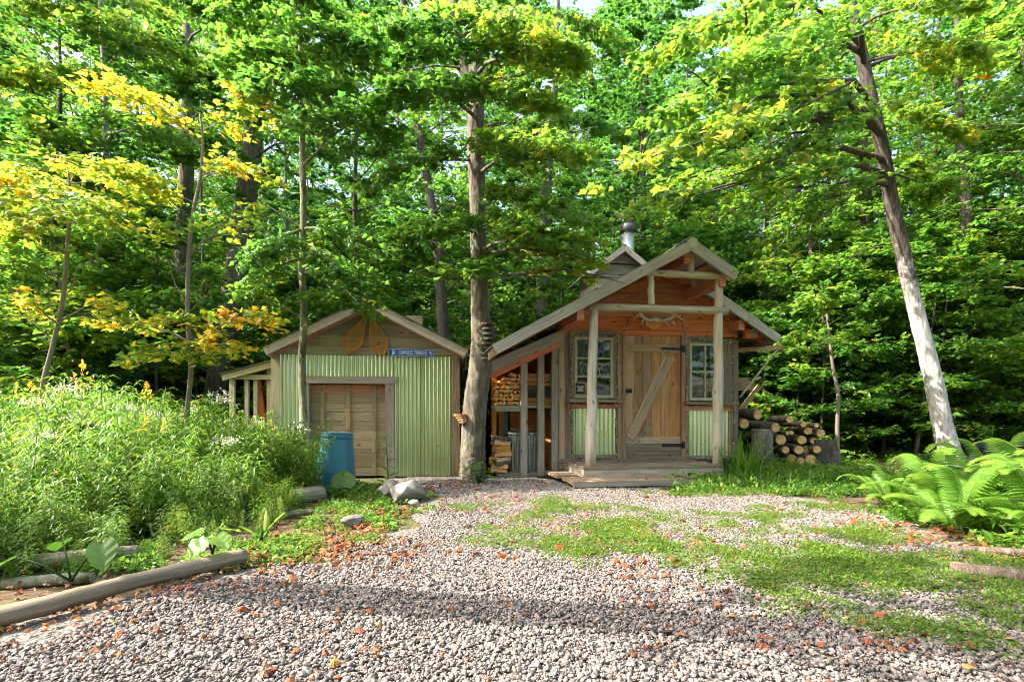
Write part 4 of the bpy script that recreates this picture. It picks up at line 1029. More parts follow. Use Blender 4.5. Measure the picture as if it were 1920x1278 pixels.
key_tree('dark_tree', 'straight dark trunk just left of the crooked one in the right-hand woods', None, 'tree', 'bark_dark',
    [(1634, 880, 16), (1631, 780, 15), (1627, 660, 14), (1622, 520, 12), (1618, 380, 9), (1612, 220, 6)], 13.4,
    [(540, (1540, 560, 12), .8, 360, .5), (420, (1700, 440, 12), .8, 360, .54), (330, (1530, 360, 12), .9, 380, .56)], [], tpl=SIMPLE, seed=43, size=.135)
key_tree('spotted_tree', 'grey trunk with pale patches standing behind the left half of the log pile', None, 'tree', 'bark_pale',
    [(1462, 820, 14), (1458, 740, 13), (1455, 640, 12), (1452, 500, 10), (1450, 340, 7), (1449, 200, 5)], 14.5,
    [(600, (1540, 600, 13.4), .8, 330, .52), (520, (1370, 520, 13), .8, 330, .54), (380, (1540, 420, 13), .9, 380, .56), (300, (1370, 330, 13), .9, 380, .56)], [], tpl=SIMPLE, seed=44, size=.14)
key_tree('dark_tree', 'thin dark trunk behind the right half of the log pile', None, 'tree', 'bark_dark',
    [(1522, 830, 13), (1517, 740, 12), (1510, 640, 11), (1500, 480, 10), (1495, 330, 10), (1490, 200, 7)], 15,
    [(600, (1590, 640, 13.6), .8, 330, .5), (460, (1420, 460, 13.5), .8, 330, .54), (330, (1580, 330, 13.5), .9, 380, .56)], [], tpl=SIMPLE, seed=45, size=.14)
key_tree('sapling', 'thin bare-stemmed sapling beside the dark bark slab at the end of the log pile', None, 'tree', 'twig',
    [(1572, 885, 8), (1570, 800, 7.5), (1572, 740, 7), (1562, 690, 6), (1556, 640, 5), (1550, 580, 4)], 9.8,
    [(640, (1620, 610, 9.4), .45, 160, .52), (660, (1500, 620, 9.2), .5, 200, .55), (600, (1560, 540, 9.2), .5, 200, .55)], [], tpl=MAPLE, seed=46, size=.11)
# stands beside the frame: its trunk throws the long shadow across the gravel
g = random.Random(5)
sh = tag(empty('leaning_tree', (-4.6, 3.75, 0)), 'tall leaning maple at the near left edge of the yard', 'tree')
def lean_path(z): return Vector((0, -.42 * z + .006 * z * z, z))
zz = [-.1, .4, 1.2, 2.4, 3.8, 5.2, 6.6, 8, 9.5, 11]
mb = MB(); a, r = smooth_path([lean_path(z) for z in zz], [.3, .21, .2, .19, .18, .17, .15, .13, .1, .05], 3); mb.tube(a, r, 11, False, .06)
L = Leaves(77)
for k in range(20):
    z = g.uniform(6.6, 10.8); p = lean_path(z); az = k * 2.4; ln = g.uniform(1.3, 2.4); e = p + Vector((math.cos(az) * ln, math.sin(az) * ln, ln * g.uniform(0, .4)))
    limb(mb, p, e, .03, .004, g); L.spray(p, e, ln * .4, 210, .12, .55)
mb.build('trunk', M['bark_maple'], sh); obj('crown', L.mesh('crown', SIMPLE, M['leaf']), sh)

# ---- the woods behind, tree by tree
def clear(x, y):
    if -4.9 < x < 4.9 and y < 12.6: return False
    u = 960 + x / y * 1000
    if y < 13.5 and (200 < u < 520): return False
    if y < 14 and 1600 < u < 1910: return False
    return True
SITES = []
g = random.Random(99)
for row, (y0, sp) in enumerate(((10.8, 3.3), (13.6, 3.6), (16.8, 3.9), (20.4, 4.3), (24.6, 4.8), (29.5, 5.4))):
    x = -(y0 * 1.06 + 2) + g.uniform(0, sp)
    while x < y0 * 1.06 + 2.5:
        X, Y = x + g.uniform(-.7, .7), y0 + g.uniform(-.9, .9)
        if clear(X, Y): SITES.append((X, Y, row))
        x += sp * g.uniform(.8, 1.2)
WHERE = (('in the woods behind the weeds', 'forest trees left of the shed'), ('in the woods behind the metal shed', 'forest trees behind the shed'),
         ('in the woods behind the cabin', 'forest trees behind the cabin'), ('in the woods beyond the log pile', 'forest trees right of the cabin'))
def ordinal(n):
    w = ('first', 'second', 'third', 'fourth', 'fifth', 'sixth', 'seventh', 'eighth', 'ninth', 'tenth', 'eleventh', 'twelfth', 'thirteenth', 'fourteenth', 'fifteenth', 'sixteenth', 'seventeenth', 'eighteenth', 'nineteenth', 'twentieth')
    return w[n] if n < len(w) else 'twenty-' + w[n - 20] if n < 29 else 'farther'
PLANTED = []
def name_woods():
    """Each look-alike gets its own label: counted from the left among its kind in its part of the woods."""
    for key in sorted(set(k for k, u, o in PLANTED)):
        for n, (k, u, o) in enumerate(sorted((q for q in PLANTED if q[0] == key), key=lambda q: q[1])):
            o['label'] = ordinal(n) + ' ' + key[0] + ' from the left ' + key[1]; o['group'] = key[0] + ', one of those ' + key[1]
KN = ('grey-barked leafy tree', 'brown-barked leafy tree', 'tall dark-barked tree', 'young thin leafy tree', 'dark leafy tree branching low')
for X, Y, row in SITES:
    u = 960 + X / Y * 1000; w = 0 if u < 420 else 1 if u < 880 else 2 if u < 1370 else 3
    k = g.choice((0, 1, 3, 4, 1, 3, 4)) if row < 2 else g.choice((0, 1, 2, 0, 1, 2, 4))
    o = plant_tree(KINDS[k], X, Y, g.uniform(0, 6.28), g.uniform(.85, 1.12), 'forest_tree', KN[k] + ' ' + WHERE[w][0], KN[k] + 's, ' + WHERE[w][1], lean=(g.uniform(-.05, .05), g.uniform(-.05, .05)), sz=min(1.15, (.8 * Y + 1.5) / (17, 15, 19, 12, 16)[k]) * g.uniform(.92, 1.08)); PLANTED.append(((KN[k], WHERE[w][0]), u, o))
# bushes and saplings at the wood's edge
BK = ('dense leafy sapling', 'low leafy bush', 'tall leafy sapling')
for k in range(84):
    side = g.random()
    if side < .36: X, Y = g.uniform(-13, -4.2), g.uniform(8.6, 13.5)
    elif side < .50: X, Y = g.uniform(-4.4, 4.6), g.uniform(12.3, 15)
    else: X, Y = g.uniform(5.6, 15), g.uniform(10.6, 15)
    u = 960 + X / Y * 1000
    if not (-150 < u < 2070) or (Y < 13 and 300 < u < 500): continue
    w = 0 if u < 420 else 1 if u < 880 else 2 if u < 1370 else 3; b = g.randrange(3)
    o = plant_tree(BUSHY[b], X, Y, g.uniform(0, 6.28), g.uniform(.7, 1.15), 'leafy_sapling', BK[b] + ' ' + WHERE[w][0], BK[b] + 's, ' + WHERE[w][1], 'sapling'); PLANTED.append(((BK[b], WHERE[w][0]), u, o))
name_woods()
# the wood that reads as one mass: beyond the trees above, at both sides and behind the photographer
pts, rot, scl, idx = [], [], [], []
for k in range(420):
    a = g.uniform(0, 6.28); r = g.uniform(11, 62); x, y = math.cos(a) * r, 4 + math.sin(a) * r
    if y > 6 and abs(x) < y * 1.2 + 3 and y < 31: continue
    if (x < 0 and -4 < y < 34 and r < 50) or (y > -15 and y < 4): continue               # the open side the sun comes in from
    if r < 15 and y > -6: continue
    pts.append((x, y, float(gz(x, y)))); rot.append((0, 0, g.uniform(0, 6.28))); s = g.uniform(.85, 1.25); scl.append((s, s, s)); idx.append(g.randrange(10))
for x, y, s in ((-3.6, -3.4, .8), (2.6, -4.6, .85), (7.5, -2.6, .8), (-7.6, -6.5, .9), (-1, -8.5, .95)):   # unseen trees added round the camera to block sky light and shade the gravel
    pts.append((x, y, 0)); rot.append((0, 0, x)); scl.append((s, s, s)); idx.append(0)
WM = []
for t_, c_ in KINDS: WM += [c_, t_]
def joined(t_, c_, nm):
    """Trunk and crown of one kind as a single mesh with two materials."""
    V, T, mi, ti, o = [], [], [], [], 0
    for k, me in enumerate((t_, c_)):
        me.calc_loop_triangles(); n = len(me.vertices); v = np.empty(n * 3, np.float32); me.vertices.foreach_get('co', v)
        f = np.empty(len(me.loop_triangles) * 3, np.int32); me.loop_triangles.foreach_get('vertices', f)
        V.append(v.reshape(-1, 3)); T.append(f.reshape(-1, 3) + o); o += n; mi += [k] * len(me.loop_triangles)
        if k: a = np.empty(len(me.polygons), np.float32); me.attributes['tint'].data.foreach_get('value', a); ti += list(a)
        else: ti += [0.5] * len(me.loop_triangles)
    return np_mesh(nm, np.concatenate(V), np.concatenate(T), None, ti, False, None, [t_.materials[0], c_.materials[0]], mi)
scatter('woods', [joined(*KINDS[0], 'far_tree'), joined(*KINDS[2], 'far_tree'), joined(*KINDS[1], 'far_tree')], pts, rot, scl, [i % 3 for i in idx], 'mass of distant woodland closing the view behind everything')

pts, rot, scl, idx = [], [], [], []
for k in range(300):
    Y = g.uniform(13.5, 44); X = g.uniform(-1.12, 1.12) * Y
    if Y < 16 and abs(X) < 4.5: continue
    s = g.uniform(.8, 1.5) * (1 + (Y - 13) * .025); pts.append((X, Y, float(gz(X, Y)))); rot.append((0, 0, g.uniform(0, 6.28))); scl.append((s, s, s)); idx.append(g.randrange(3))
scatter('woodland_shrubbery', [joined(*b, 'shrub') for b in BUSHY], pts, rot, scl, idx, 'shrubby young growth closing the gaps between the trunks')

# ================================================================== things on and around the buildings
def at_frame(F, o, x, y, z):
    o.location = F.world(x, y, z); o.rotation_euler = (0, 0, F.yaw); return o

def text_mesh(body, size, mat, name='lettering', align='CENTER', width=None, depth=.0015):
    c = bpy.data.curves.new(name, 'FONT'); c.body = body; c.size = size; c.align_x = align; c.align_y = 'CENTER'; c.extrude = depth
    c.resolution_u = 3; c.space_line = .95; c.offset = size * .012
    o = bpy.data.objects.new(name, c); COL.objects.link(o)
    dg = bpy.context.evaluated_depsgraph_get(); me = bpy.data.meshes.new_from_object(o.evaluated_get(dg)); me.name = name
    bpy.data.objects.remove(o); bpy.data.curves.remove(c)
    me.materials.clear(); me.materials.append(mat)
    v = np.empty(len(me.vertices) * 3, np.float32); me.vertices.foreach_get('co', v); v = v.reshape(-1, 3)
    if width: v[:, 0] *= width / (v[:, 0].max() - v[:, 0].min())
    v = np.stack([v[:, 0], -v[:, 2], v[:, 1]], -1)                 # stand upright, facing -y
    me.vertices.foreach_set('co', v.ravel().astype(np.float32)); me.update(); return me

# ---- the blue sign
sx0, _ = GF.loc(728, 661, -.06); sx1, _ = GF.loc(813, 661, -.06); sz1, sz0 = GF.Z(728, 653.5, -.06), GF.Z(728, 667.5, -.06)
cx, cz, w_, h_ = (sx0 + sx1) / 2, (sz0 + sz1) / 2, sx1 - sx0, sz1 - sz0
sign = tag(MB().box(-w_/2, w_/2, 0, .008, -h_/2, h_/2).build('sign', M['signblue']), 'long blue sign with white lettering under the right snowshoe', 'sign')
at_frame(GF, sign, cx, -.062, cz); sign.rotation_euler = (0, D2R(.7), GF.yaw)
b = MB(); e = .005
for x0, x1, z0, z1 in ((-w_/2 + .003, w_/2 - .003, h_/2 - .003 - e, h_/2 - .003), (-w_/2 + .003, w_/2 - .003, -h_/2 + .003, -h_/2 + .003 + e), (-w_/2 + .003, -w_/2 + .003 + e, -h_/2 + .0081, h_/2 - .0081), (w_/2 - .003 - e, w_/2 - .003, -h_/2 + .0081, h_/2 - .0081),
                       (-w_/2 + .235 * w_, -w_/2 + .235 * w_ + e, -h_/2 + .0081, h_/2 - .0081), (w_/2 - .155 * w_, w_/2 - .155 * w_ + e, -h_/2 + .0081, h_/2 - .0081)):
    b.box(x0, x1, -.003, -.0005, z0, z1)
b.build('border', M['white'], sign)
lt_ = obj('lettering', text_mesh('GARAGE J.C. TREMBLAY', h_ * .74, M['white'], width=w_ * .585), sign); lt_.location = (w_ * .04, -.0025, 0)
ic = -w_/2 + .12 * w_                                       # petrol pump pictogram
b = MB().box(ic - .028, ic + .016, -.003, -.0005, -.032, -.024).box(ic - .022, ic + .010, -.003, -.0005, -.0235, .008).box(ic - .022, ic - .016, -.003, -.0005, .0085, .03).box(ic + .004, ic + .010, -.003, -.0005, .0085, .03).box(ic - .022, ic + .010, -.003, -.0005, .0305, .036)
b.box(ic + .0105, ic + .018, -.003, -.0005, -.01, -.005).box(ic + .0185, ic + .023, -.003, -.0005, -.01, .022).box(ic + .012, ic + .018, -.003, -.0005, .018, .022)
b.build('pump_symbol', M['white'], sign)
ic = w_/2 - .075 * w_                                      # round head over a short tail
b = MB(); 
for k in range(3): b.tube([(ic - .022 + k * .008, -.003, .024 - k * .012), (ic + .018, -.003, .028 - k * .015)], .0035, 6)
b.tube([(ic + .012, -.003, .028), (ic + .02, -.003, .01), (ic + .006, -.003, -.012), (ic + .0, -.003, -.02)], [.004, .005, .005, .003], 6).tube([(ic + .01, -.003, -.028), (ic + .03, -.003, -.03)], .003, 6)
b.build('hook_symbol', M['white'], sign)

# ---- two snowshoes
def snowshoe(u0, v0, u1, v1, label):
    a = Vector((*GF.loc(u0, v0, -.08), 0)); b_ = Vector((*GF.loc(u1, v1, -.08), 0)); ax = (b_ - a); L = ax.length; ax.normalize(); wd = L * .185
    s = tag(empty('snowshoe'), label, 'snowshoe', 'pair of snowshoes on the shed gable')
    at_frame(GF, s, a.x, -.075, a.y); s.rotation_euler = (0, math.atan2(-ax.x, -ax.y), GF.yaw)
    # own axes: z up to the tail tip at the origin, the rounded toe hangs down
    prof = lambda f: wd * (math.sin(math.pi * f ** 2.0) ** .85) if 0 < f < 1 else 0.0
    N = 26; pts = []
    for k in range(N + 1): f = k / N; pts.append((max(prof(f), .006 if f < .9 else 0), 0, -L * f))
    for k in range(N - 1, -1, -1): f = k / N; pts.append((-max(prof(f), .006 if f < .9 else 0), 0, -L * f))
    MB().tube(pts, .0145, 7).build('frame', M['varnish'], s)
    for f in (.36, .80):
        MB().box(-prof(f), prof(f), -.012, .006, -L * f - .013, -L * f + .013).build('crossbar', M['varnish'], s)
    lc = MB(); g = random.Random(3)
    def clipline(x0, z0, dx, dz):
        """The part of a lace that runs inside the frame."""
        ins = []; 
        for k in range(81):
            t_ = -1 + 2 * k / 80; x, z = x0 + dx * t_, z0 + dz * t_; f = -z / L
            if .08 < f < .985 and abs(x) < prof(f) - .004 and not (.66 < f < .78 and abs(x) < wd * .36): ins.append((x, z))
            else:
                if len(ins) > 2: lc.beam((ins[0][0], 0, ins[0][1]), (ins[-1][0], 0, ins[-1][1]), .004, .006, (0, 1, 0))
                ins = []
        if len(ins) > 2: lc.beam((ins[0][0], 0, ins[0][1]), (ins[-1][0], 0, ins[-1][1]), .004, .006, (0, 1, 0))
    for k in range(15):
        z = -L * (k + 1) / 15
        clipline(0, z, .3, 0)
        clipline(0, z, .2, .33); clipline(0, z, .2, -.33)
    o = lc.build('lacing', M['lace'], s); o['kind'] = 'stuff'
    MB().tube([(wd * .34 * math.cos(t_), 0, -L * .72 + wd * .34 * math.sin(t_)) for t_ in np.linspace(0, 6.283, 15)], .006, 6, False).build('toe_hole', M['lace'], s)
    return s
snowshoe(691, 583, 650, 661, 'left snowshoe of the pair, hung slanting on the gable with its toe at lower left')
snowshoe(693, 583, 717, 667, 'right snowshoe of the pair, its toe hanging down to the blue sign')

# ---- things in the windows, over the door, and the string of lights
sc = [CF.loc(1117, 690 , .0)]; st = tag(empty('star_ornament'), 'five-pointed star of peeled sticks hung in the left window', 'ornament'); at_frame(CF, st, sc[0][0] - .035, -.022, sc[0][1])
for k in range(5):
    a0, a1 = math.pi / 2 + k * 4 * math.pi / 5, math.pi / 2 + (k + 1) * 4 * math.pi / 5; r = .185
    p0, p1 = Vector((math.cos(a0) * r, -.004 * k, math.sin(a0) * r)), Vector((math.cos(a1) * r, -.004 * k, math.sin(a1) * r)); d = (p1 - p0) * .06
    MB().tube([p0 - d, p0.lerp(p1, .5) + Vector((.004, 0, .005)), p1 + d], [.009, .008, .007], 7, True, .1).build('stick', M['pole'], st)
bx, bz = CF.loc(1088, 728, -.03); cb = tag(MB().box(-.075, .075, 0, .008, -.085, .085).build('letter_board', M['black']), 'small dark framed letter board in the corner of the left window', 'sign'); at_frame(CF, cb, bx, -.034, bz)
for x0, x1, z0, z1 in ((-.086, .086, .085, .098), (-.086, .086, -.098, -.085), (-.086, -.075, -.085, .085), (.075, .086, -.085, .085)): MB().box(x0, x1, -.006, .012, z0, z1).build('frame', M['tan'], cb)
o = obj('lettering', text_mesh("WHAT'S\nYOUR\nSUGAR", .034, M['white']), cb); o.location = (0, -.002, -.005)

ax_, az_ = CF.loc(1226, 606, -.05); an = tag(empty('antler_mount'), 'pair of antlers on an orange wooden plaque over the door', 'antlers'); at_frame(CF, an, ax_, -.03, az_)
pq = MB().prism([(-.16, .05), (-.15, -.02), (-.06, -.09), (0, -.115), (.06, -.09), (.15, -.02), (.16, .05), (.1, .075), (-.1, .075)], 'y', -.025, .02); pq.build('plaque', M['plaque'], an)
MB().tube([(-.06, -.05, .05), (0, -.06, .055), (.06, -.05, .05)], [0.0450, 0.0525, 0.0450], 8).build('skull_cap', M['antler'], an)
for s_ in (-1, 1):
    b = MB(); b.tube([(s_ * .05, -.05, .05), (s_ * .14, -.09, .04), (s_ * .24, -.14, .07), (s_ * .31, -.16, .13), (s_ * .35, -.15, .22), (s_ * .36, -.14, .29)], [0.0330, 0.0285, 0.0255, 0.0225, 0.0165, 0.0045], 8, True, .08)
    b.tube([(s_ * .15, -.09, .04), (s_ * .19, -.14, -.03), (s_ * .215, -.17, -.09)], [0.0195, 0.0150, 0.0045], 7).tube([(s_ * .22, -.13, .06), (s_ * .27, -.18, .0), (s_ * .29, -.2, -.07)], [0.0195, 0.0150, 0.0045], 7)
    b.tube([(s_ * .3, -.16, .12), (s_ * .37, -.19, .08), (s_ * .44, -.2, .01)], [0.0180, 0.0135, 0.0045], 7).tube([(s_ * .27, -.15, .1), (s_ * .25, -.15, .19), (s_ * .245, -.16, .24)], [0.0150, 0.0105, 0.0030], 7)
    b.build('antler', M['antler'], an)

sl_ = tag(empty('string_lights', CF.O, CF.yaw), 'string of small clear bulbs draped round the windows and over the door', 'string lights')
runs = [[(1072, 852), (1070, 800), (1071, 740), (1069, 690), (1072, 650), (1076, 628), (1095, 626), (1120, 628), (1150, 629), (1158, 640), (1156, 700), (1157, 745), (1152, 758), (1120, 756), (1090, 757), (1070, 756)],
        [(1156, 760), (1154, 800), (1156, 850)], [(1158, 630), (1168, 624), (1176, 605), (1184, 588)], [(1184, 588), (1200, 596), (1230, 602), (1262, 594), (1279, 586)], [(1279, 586), (1280, 605), (1283, 632), (1292, 637), (1320, 639), (1352, 641), (1368, 640)],
        [(1285, 640), (1286, 700), (1285, 750), (1288, 760), (1320, 757), (1350, 760), (1368, 758)], [(1371, 642), (1374, 690), (1373, 730), (1376, 790), (1374, 840)], [(1076, 858), (1110, 860), (1150, 859)], [(1288, 862), (1330, 860), (1366, 861)]]
wb, bb = MB(), MB(); g = random.Random(17)
for rn in runs:
    for d in range(2):
        pts = []
        for (u, v), (u2, v2) in zip(rn[:-1], rn[1:]):
            for k in range(4):
                f = k / 4; x, z = CF.loc(u + (u2 - u) * f + g.uniform(-1.6, 1.6), v + (v2 - v) * f + g.uniform(-1.6, 1.6), -.08); pts.append((x, -.085 + g.uniform(-.015, .012), z))
        x, z = CF.loc(*rn[-1], -.08); pts.append((x, -.08, z)); wb.tube(pts, .0045, 5, True)
        for p in pts[::2 if d else 3]:
            q = Vector(p); e = q + Vector((g.uniform(-.012, .012), -.012, g.choice((-1, -1, 1)) * .026)); bb.tube([q, q.lerp(e, .4), e], [.004, .007, .002], 5)
wb.build('cord', M['wire'], sl_); bb.build('bulb', M['bulb'], sl_)['kind'] = 'stuff'

# ---- dustbins in the lean-to
def dustbin(u, w, label, dep=.3):
    x = CF.X(u, dep); r = w * .00855 / 2; b = tag(empty('dustbin'), label, 'trash can', 'metal cans in the lean-to'); at_frame(CF, b, x, dep, .055)
    V, T = [], []; n = 60; zs = [0, .02, .05, .2, .4, .56, .585, .61]
    for z in zs:
        for k in range(n):
            fl = (.008 * math.cos(k * 2 * math.pi * 15 / n) if .04 < z < .57 else 0); rr_ = r * (.88 + .12 * z / .61) + fl; a = 2 * math.pi * k / n; V.append((math.cos(a) * rr_, math.sin(a) * rr_, z))
    for j in range(len(zs) - 1):
        for k in range(n): k2 = (k + 1) % n; T += [(j*n+k, j*n+k2, (j+1)*n+k2), (j*n+k, (j+1)*n+k2, (j+1)*n+k)]
    obj('body', np_mesh('body', V, T, M['metal_dull'], smooth=True), b)
    MB().tube([(0, 0, .59), (0, 0, .605), (0, 0, .635), (0, 0, .642), (0, 0, .665)], [r * 1.04, r * 1.07, r * 1.07, r * 1.0, r * .5], 32).build('lid', M['metal_dull'], b)
    MB().tube([(-.07, 0, .66), (-.05, 0, .695), (.05, 0, .695), (.07, 0, .66)], .007, 6).build('lid_handle', M['metal_dull'], b)
    MB().tube([(-.05 - 0, -r - .004, .47), (-.04, -r - .03, .44), (.04, -r - .03, .44), (.05, -r - .004, .47)], .006, 6).build('side_handle', M['metal_dull'], b)
dustbin(965, 33, 'ribbed metal trash can at the left, next to the small stack of split wood')
dustbin(996, 33, 'ribbed metal trash can between the two grey studs of the lean-to')

# ---- firewood on the shelf: split pieces seen end-on, and long ones lying across
g = random.Random(41)
FW = []
for k in range(6):
    r_ = .042; n = g.choice((3, 4, 4, 5)); a0 = g.uniform(0, 6)
    poly = [(math.cos(a0 + 2 * math.pi * i / n + g.uniform(-.3, .3)) * r_ * g.uniform(.7, 1.15), math.sin(a0 + 2 * math.pi * i / n + g.uniform(-.3, .3)) * r_ * g.uniform(.6, 1.05)) for i in range(n)]
    FW.append(MB().prism(poly, 'y', 0, .36).mesh('split_log', M['split']))
xa, xb = CF.X(930, .06), CF.X(976, .06); nc = 7; nr = 8; dxx = (xb - xa) / nc
for c_ in range(nc):
    top = nr - (2 if c_ < 2 else 1 if c_ < 4 else 0)
    for r_ in range(top):
        o = tag(obj('split_log', FW[g.randrange(6)]), 'split stick seen end-on on the lean-to shelf, %s row up, %s from the left' % (ordinal(r_), ordinal(c_)), 'firewood', 'split firewood packed end-on on the lean-to shelf')
        o.location = CF.world(xa + dxx * (c_ + .5) + g.uniform(-.008, .008), .04 + g.uniform(-.03, .03), shz + .038 + r_ * .064 + g.uniform(-.006, .006)); o.rotation_euler = (0, g.uniform(-.5, .5), CF.yaw + g.uniform(-.05, .05))
for r_ in range(8):
    b = MB().beam((-.25, 0, 0), (.25, 0, 0), .08, .058, (0, 0, 1), .012)
    o = tag(b.build('split_log', M['split' if r_ in (0, 1, 5, 6, 7) else 'bark_log']), 'long split log lying crosswise on the shelf, number %s up between the studs' % ('first', 'second', 'third', 'fourth', 'fifth', 'sixth', 'seventh', 'eighth')[r_], 'firewood', 'long split logs lying crosswise on the shelf')
    o.location = CF.world(CF.X(1010, .2) + g.uniform(-.02, .02), .2 + g.uniform(-.03, .03), shz + .035 + r_ * .064); o.rotation_euler = (g.uniform(-.15, .15), g.uniform(-.02, .02), CF.yaw + g.uniform(-.06, .06))
for r_ in range(9):
    for c_ in range(2):
        o = tag(MB().beam((-.13, 0, 0), (.13, 0, 0), .11, .06, (0, 0, 1), .016).build('split_log', M['split' if g.random() < .75 else 'bark_log']), 'rough split log, %s layer up, %s of the low stack left of the trash cans' % (ordinal(r_), ('front', 'rear')[c_]), 'firewood', 'rough logs stacked left of the trash cans')
        o.location = CF.world(CF.X(937, .1) + g.uniform(-.04, .04), .02 + .17 * c_ + g.uniform(-.02, .02), .10 + r_ * .062); o.rotation_euler = (g.uniform(-.2, .2), g.uniform(-.12, .12), CF.yaw + g.uniform(-.35, .35))

# ---- round logs piled on the right
LOGS = [(1520, 862, 10.6, 'big dark-faced log at the lower right of the log pile'), (1501, 864, 7.3, 'small greenish log in the bottom row, left of the biggest one'), (1484.5, 860, 9.5, 'cracked grey log at the left end of the bottom row'),
        (1473, 843, 7, 'thin pale log sticking out at the left of the second row'), (1498, 843, 8.6, 'pale round log in the middle of the second row'), (1511.5, 842.5, 8, 'log tucked behind the pale one in the second row'), (1532, 842.5, 7.4, 'cleanest pale log at the right end of the second row'),
        (1464, 824, 10, 'broad dull log above the thin one, right of the stump'), (1503.5, 824.5, 8.6, 'round log with orange heart in the third row'), (1526, 826, 6.6, 'narrow oval log end in the third row'),
        (1454, 801, 9.6, 'large yellow log resting on the broad dull one'), (1484, 811, 4.2, 'small branch end over the dark gap in the pile'), (1476.5, 812, 3.3, 'smallest branch end beside another branch end'), (1515, 807.5, 7.4, 'tilted oval log end near the top right'),
        (1539, 812, 8, 'cracked log end at the far right of the pile'), (1506.5, 795, 5.6, 'thin yellow log at the top of the pile'), (1531, 797, 4.6, 'thin topmost log at the right'), (1420.7, 777, 9.6, 'thick log lying on top beside the cabin corner'), (1395, 794, 9.8, 'log end half hidden by the cabin corner'), (1481, 786, 7, 'hollow-looking log end at the back of the pile')]
g = random.Random(8)
for i, (u, v, r, lab) in enumerate(LOGS):
    Yp = 9.75 + g.uniform(-.12, .1) + (.25 if i in (5, 19) else 0); p = P(u, v, Yp); R0 = r / 1000 * Yp; az = g.uniform(-.42, -.1)
    if i in (17, 18, 10): az += .4
    d = Vector((-math.sin(az), math.cos(az), g.uniform(-.03, .05))).normalized(); L_ = g.uniform(1.1, 1.5)
    lg = tag(MB().tube([(0, 0, 0), d * L_ * .3, d * L_ * .65, d * L_], [R0, R0 * 1.02, R0 * .97, R0 * 1.0], 16, True, .05).build('log', M['bark_log']), lab, 'log', 'round logs piled beside the cabin'); lg.location = p
    e = MB(); e.tube([-d * .006, d * .01], [R0 * .9, R0 * .93], 18, True, .03, False); e.build('cut_end', M['logend'], lg)
p = P(1428, 842, 9.0); stp = tag(MB().tube([(0, 0, -.25), (0, 0, .0), (.01, 0, .2), (.0, 0, .33)], [.19, .175, .165, .17], 18, True, .04).build('stump', M['bark_maple']), 'upright grey stump block in front of the logs', 'stump'); stp.location = p
MB().tube([(0, 0, .328), (0, 0, .336)], [.155, .155], 18).build('cut_top', M['greygreen'], stp)
p = P(1552, 882, 9.7); o = tag(MB().beam((0, 0, 0), (.02, .12, .55), .38, .06, (0, 1, 0), .01).build('bark_slab', M['bark_dark']), 'dark bark slab leaning at the right end of the log pile', 'slab'); o.location = p
p = P(1559, 893, 9.4); o = tag(MB().beam((-.13, 0, .045), (.13, 0, .045), .14, .11, (0, 0, 1), .01).build('wood_block', M['red']), 'small reddish wood block lying under the bark slab', 'block'); o.location = p

# ---- blue barrel, boulders, edging logs
p = P(627, 913, 7.05); p.z = 0; br = tag(empty('barrel', p), 'tapered blue plastic composter upside down before the garage door', 'barrel'); br.rotation_euler = (D2R(-1.5), D2R(2.2), 0)
MB().tube([(0, 0, .0), (0, 0, .02), (0, 0, .35), (0, 0, .66), (0, 0, .672)], [.288, .286, .243, .203, .2], 40).build('body', M['blue_barrel'], br)
MB().tube([(0, 0, .673), (0, 0, .677), (0, 0, .745), (0, 0, .752)], [.2, .204, .194, .185], 40).build('lid', M['blue_barrel'], br)
MB().tube([(math.cos(t_) * .196, math.sin(t_) * .196, .742) for t_ in np.linspace(0, 6.283, 33)], .006, 6, False).build('rim', M['blue_barrel'], br)
def boulder(u, v, Y, sx, sy, sz, seed, label, rz=0):
    v_, f_ = ico(3); g_ = np.random.default_rng(seed); v_ = v_.copy()
    for _ in range(11):
        d = g_.normal(size=3); d /= np.linalg.norm(d); lim = g_.uniform(.45, .82); h = v_ @ d; v_ -= np.clip(h - lim, 0, None)[:, None] * d * .9
    v_ += .03 * np.sin(v_[:, [1, 2, 0]] * 7 + seed) + .012 * np.sin(v_[:, [2, 0, 1]] * 17 + seed * 2); v_ *= (sx, sy, sz)
    o = tag(obj('boulder', np_mesh('boulder', v_, f_, M['boulder'], smooth=True)), label, 'rock', 'rocks at the edge of the gravel'); q = P(u, v, Y); o.location = (q.x, q.y, sz * .55); o.rotation_euler = (0, 0, rz)
boulder(758, 935, 6.05, .25, .2, .19, 4, 'large grey boulder at the left edge of the gravel')
boulder(727, 925, 6.35, .15, .14, .15, 7, 'pale rock behind the large grey boulder, below the tall weed', .5)
boulder(776, 950, 5.75, .07, .06, .05, 9, 'fist-sized stone at the foot of the large boulder', .2)
boulder(663, 990, 4.75, .14, .09, .07, 12, 'low half-buried rock in the ground cover', .9)
def rail(pts, r, label, mat='lograil', seed=0, cut=True):
    w = [Vector(p) for p in pts]; c = w[0].copy(); a, rr_ = smooth_path([p - c for p in w], [r * (1 + .09 * math.sin(seed + 2.3 * k)) for k in range(len(w))], 9)
    a = [q + Vector((R.gauss(0, .05), R.gauss(0, .05), R.gauss(0, .04))) * r for q in a]
    lg = tag(MB().tube(a, [q * R.uniform(.95, 1.05) for q in rr_], 18, True, .03).build('log', M[mat]), label, 'log', 'logs edging the weed bed'); lg.location = c
    if cut:
        d = (a[-1] - a[-2]).normalized(); MB().tube([a[-1] - d * .01, a[-1] + d * .004], [rr_[-1] * .95, rr_[-1] * .9], 18, True, .02, False).build('cut_end', M['greygreen'], lg)
rail([(-2.75, 2.0, .055), (-2.3, 2.55, .066), (-2.06, 3.02, .072), (-1.76, 3.5, .065)], .048, 'long bare log along the near gravel edge at lower left', seed=1)
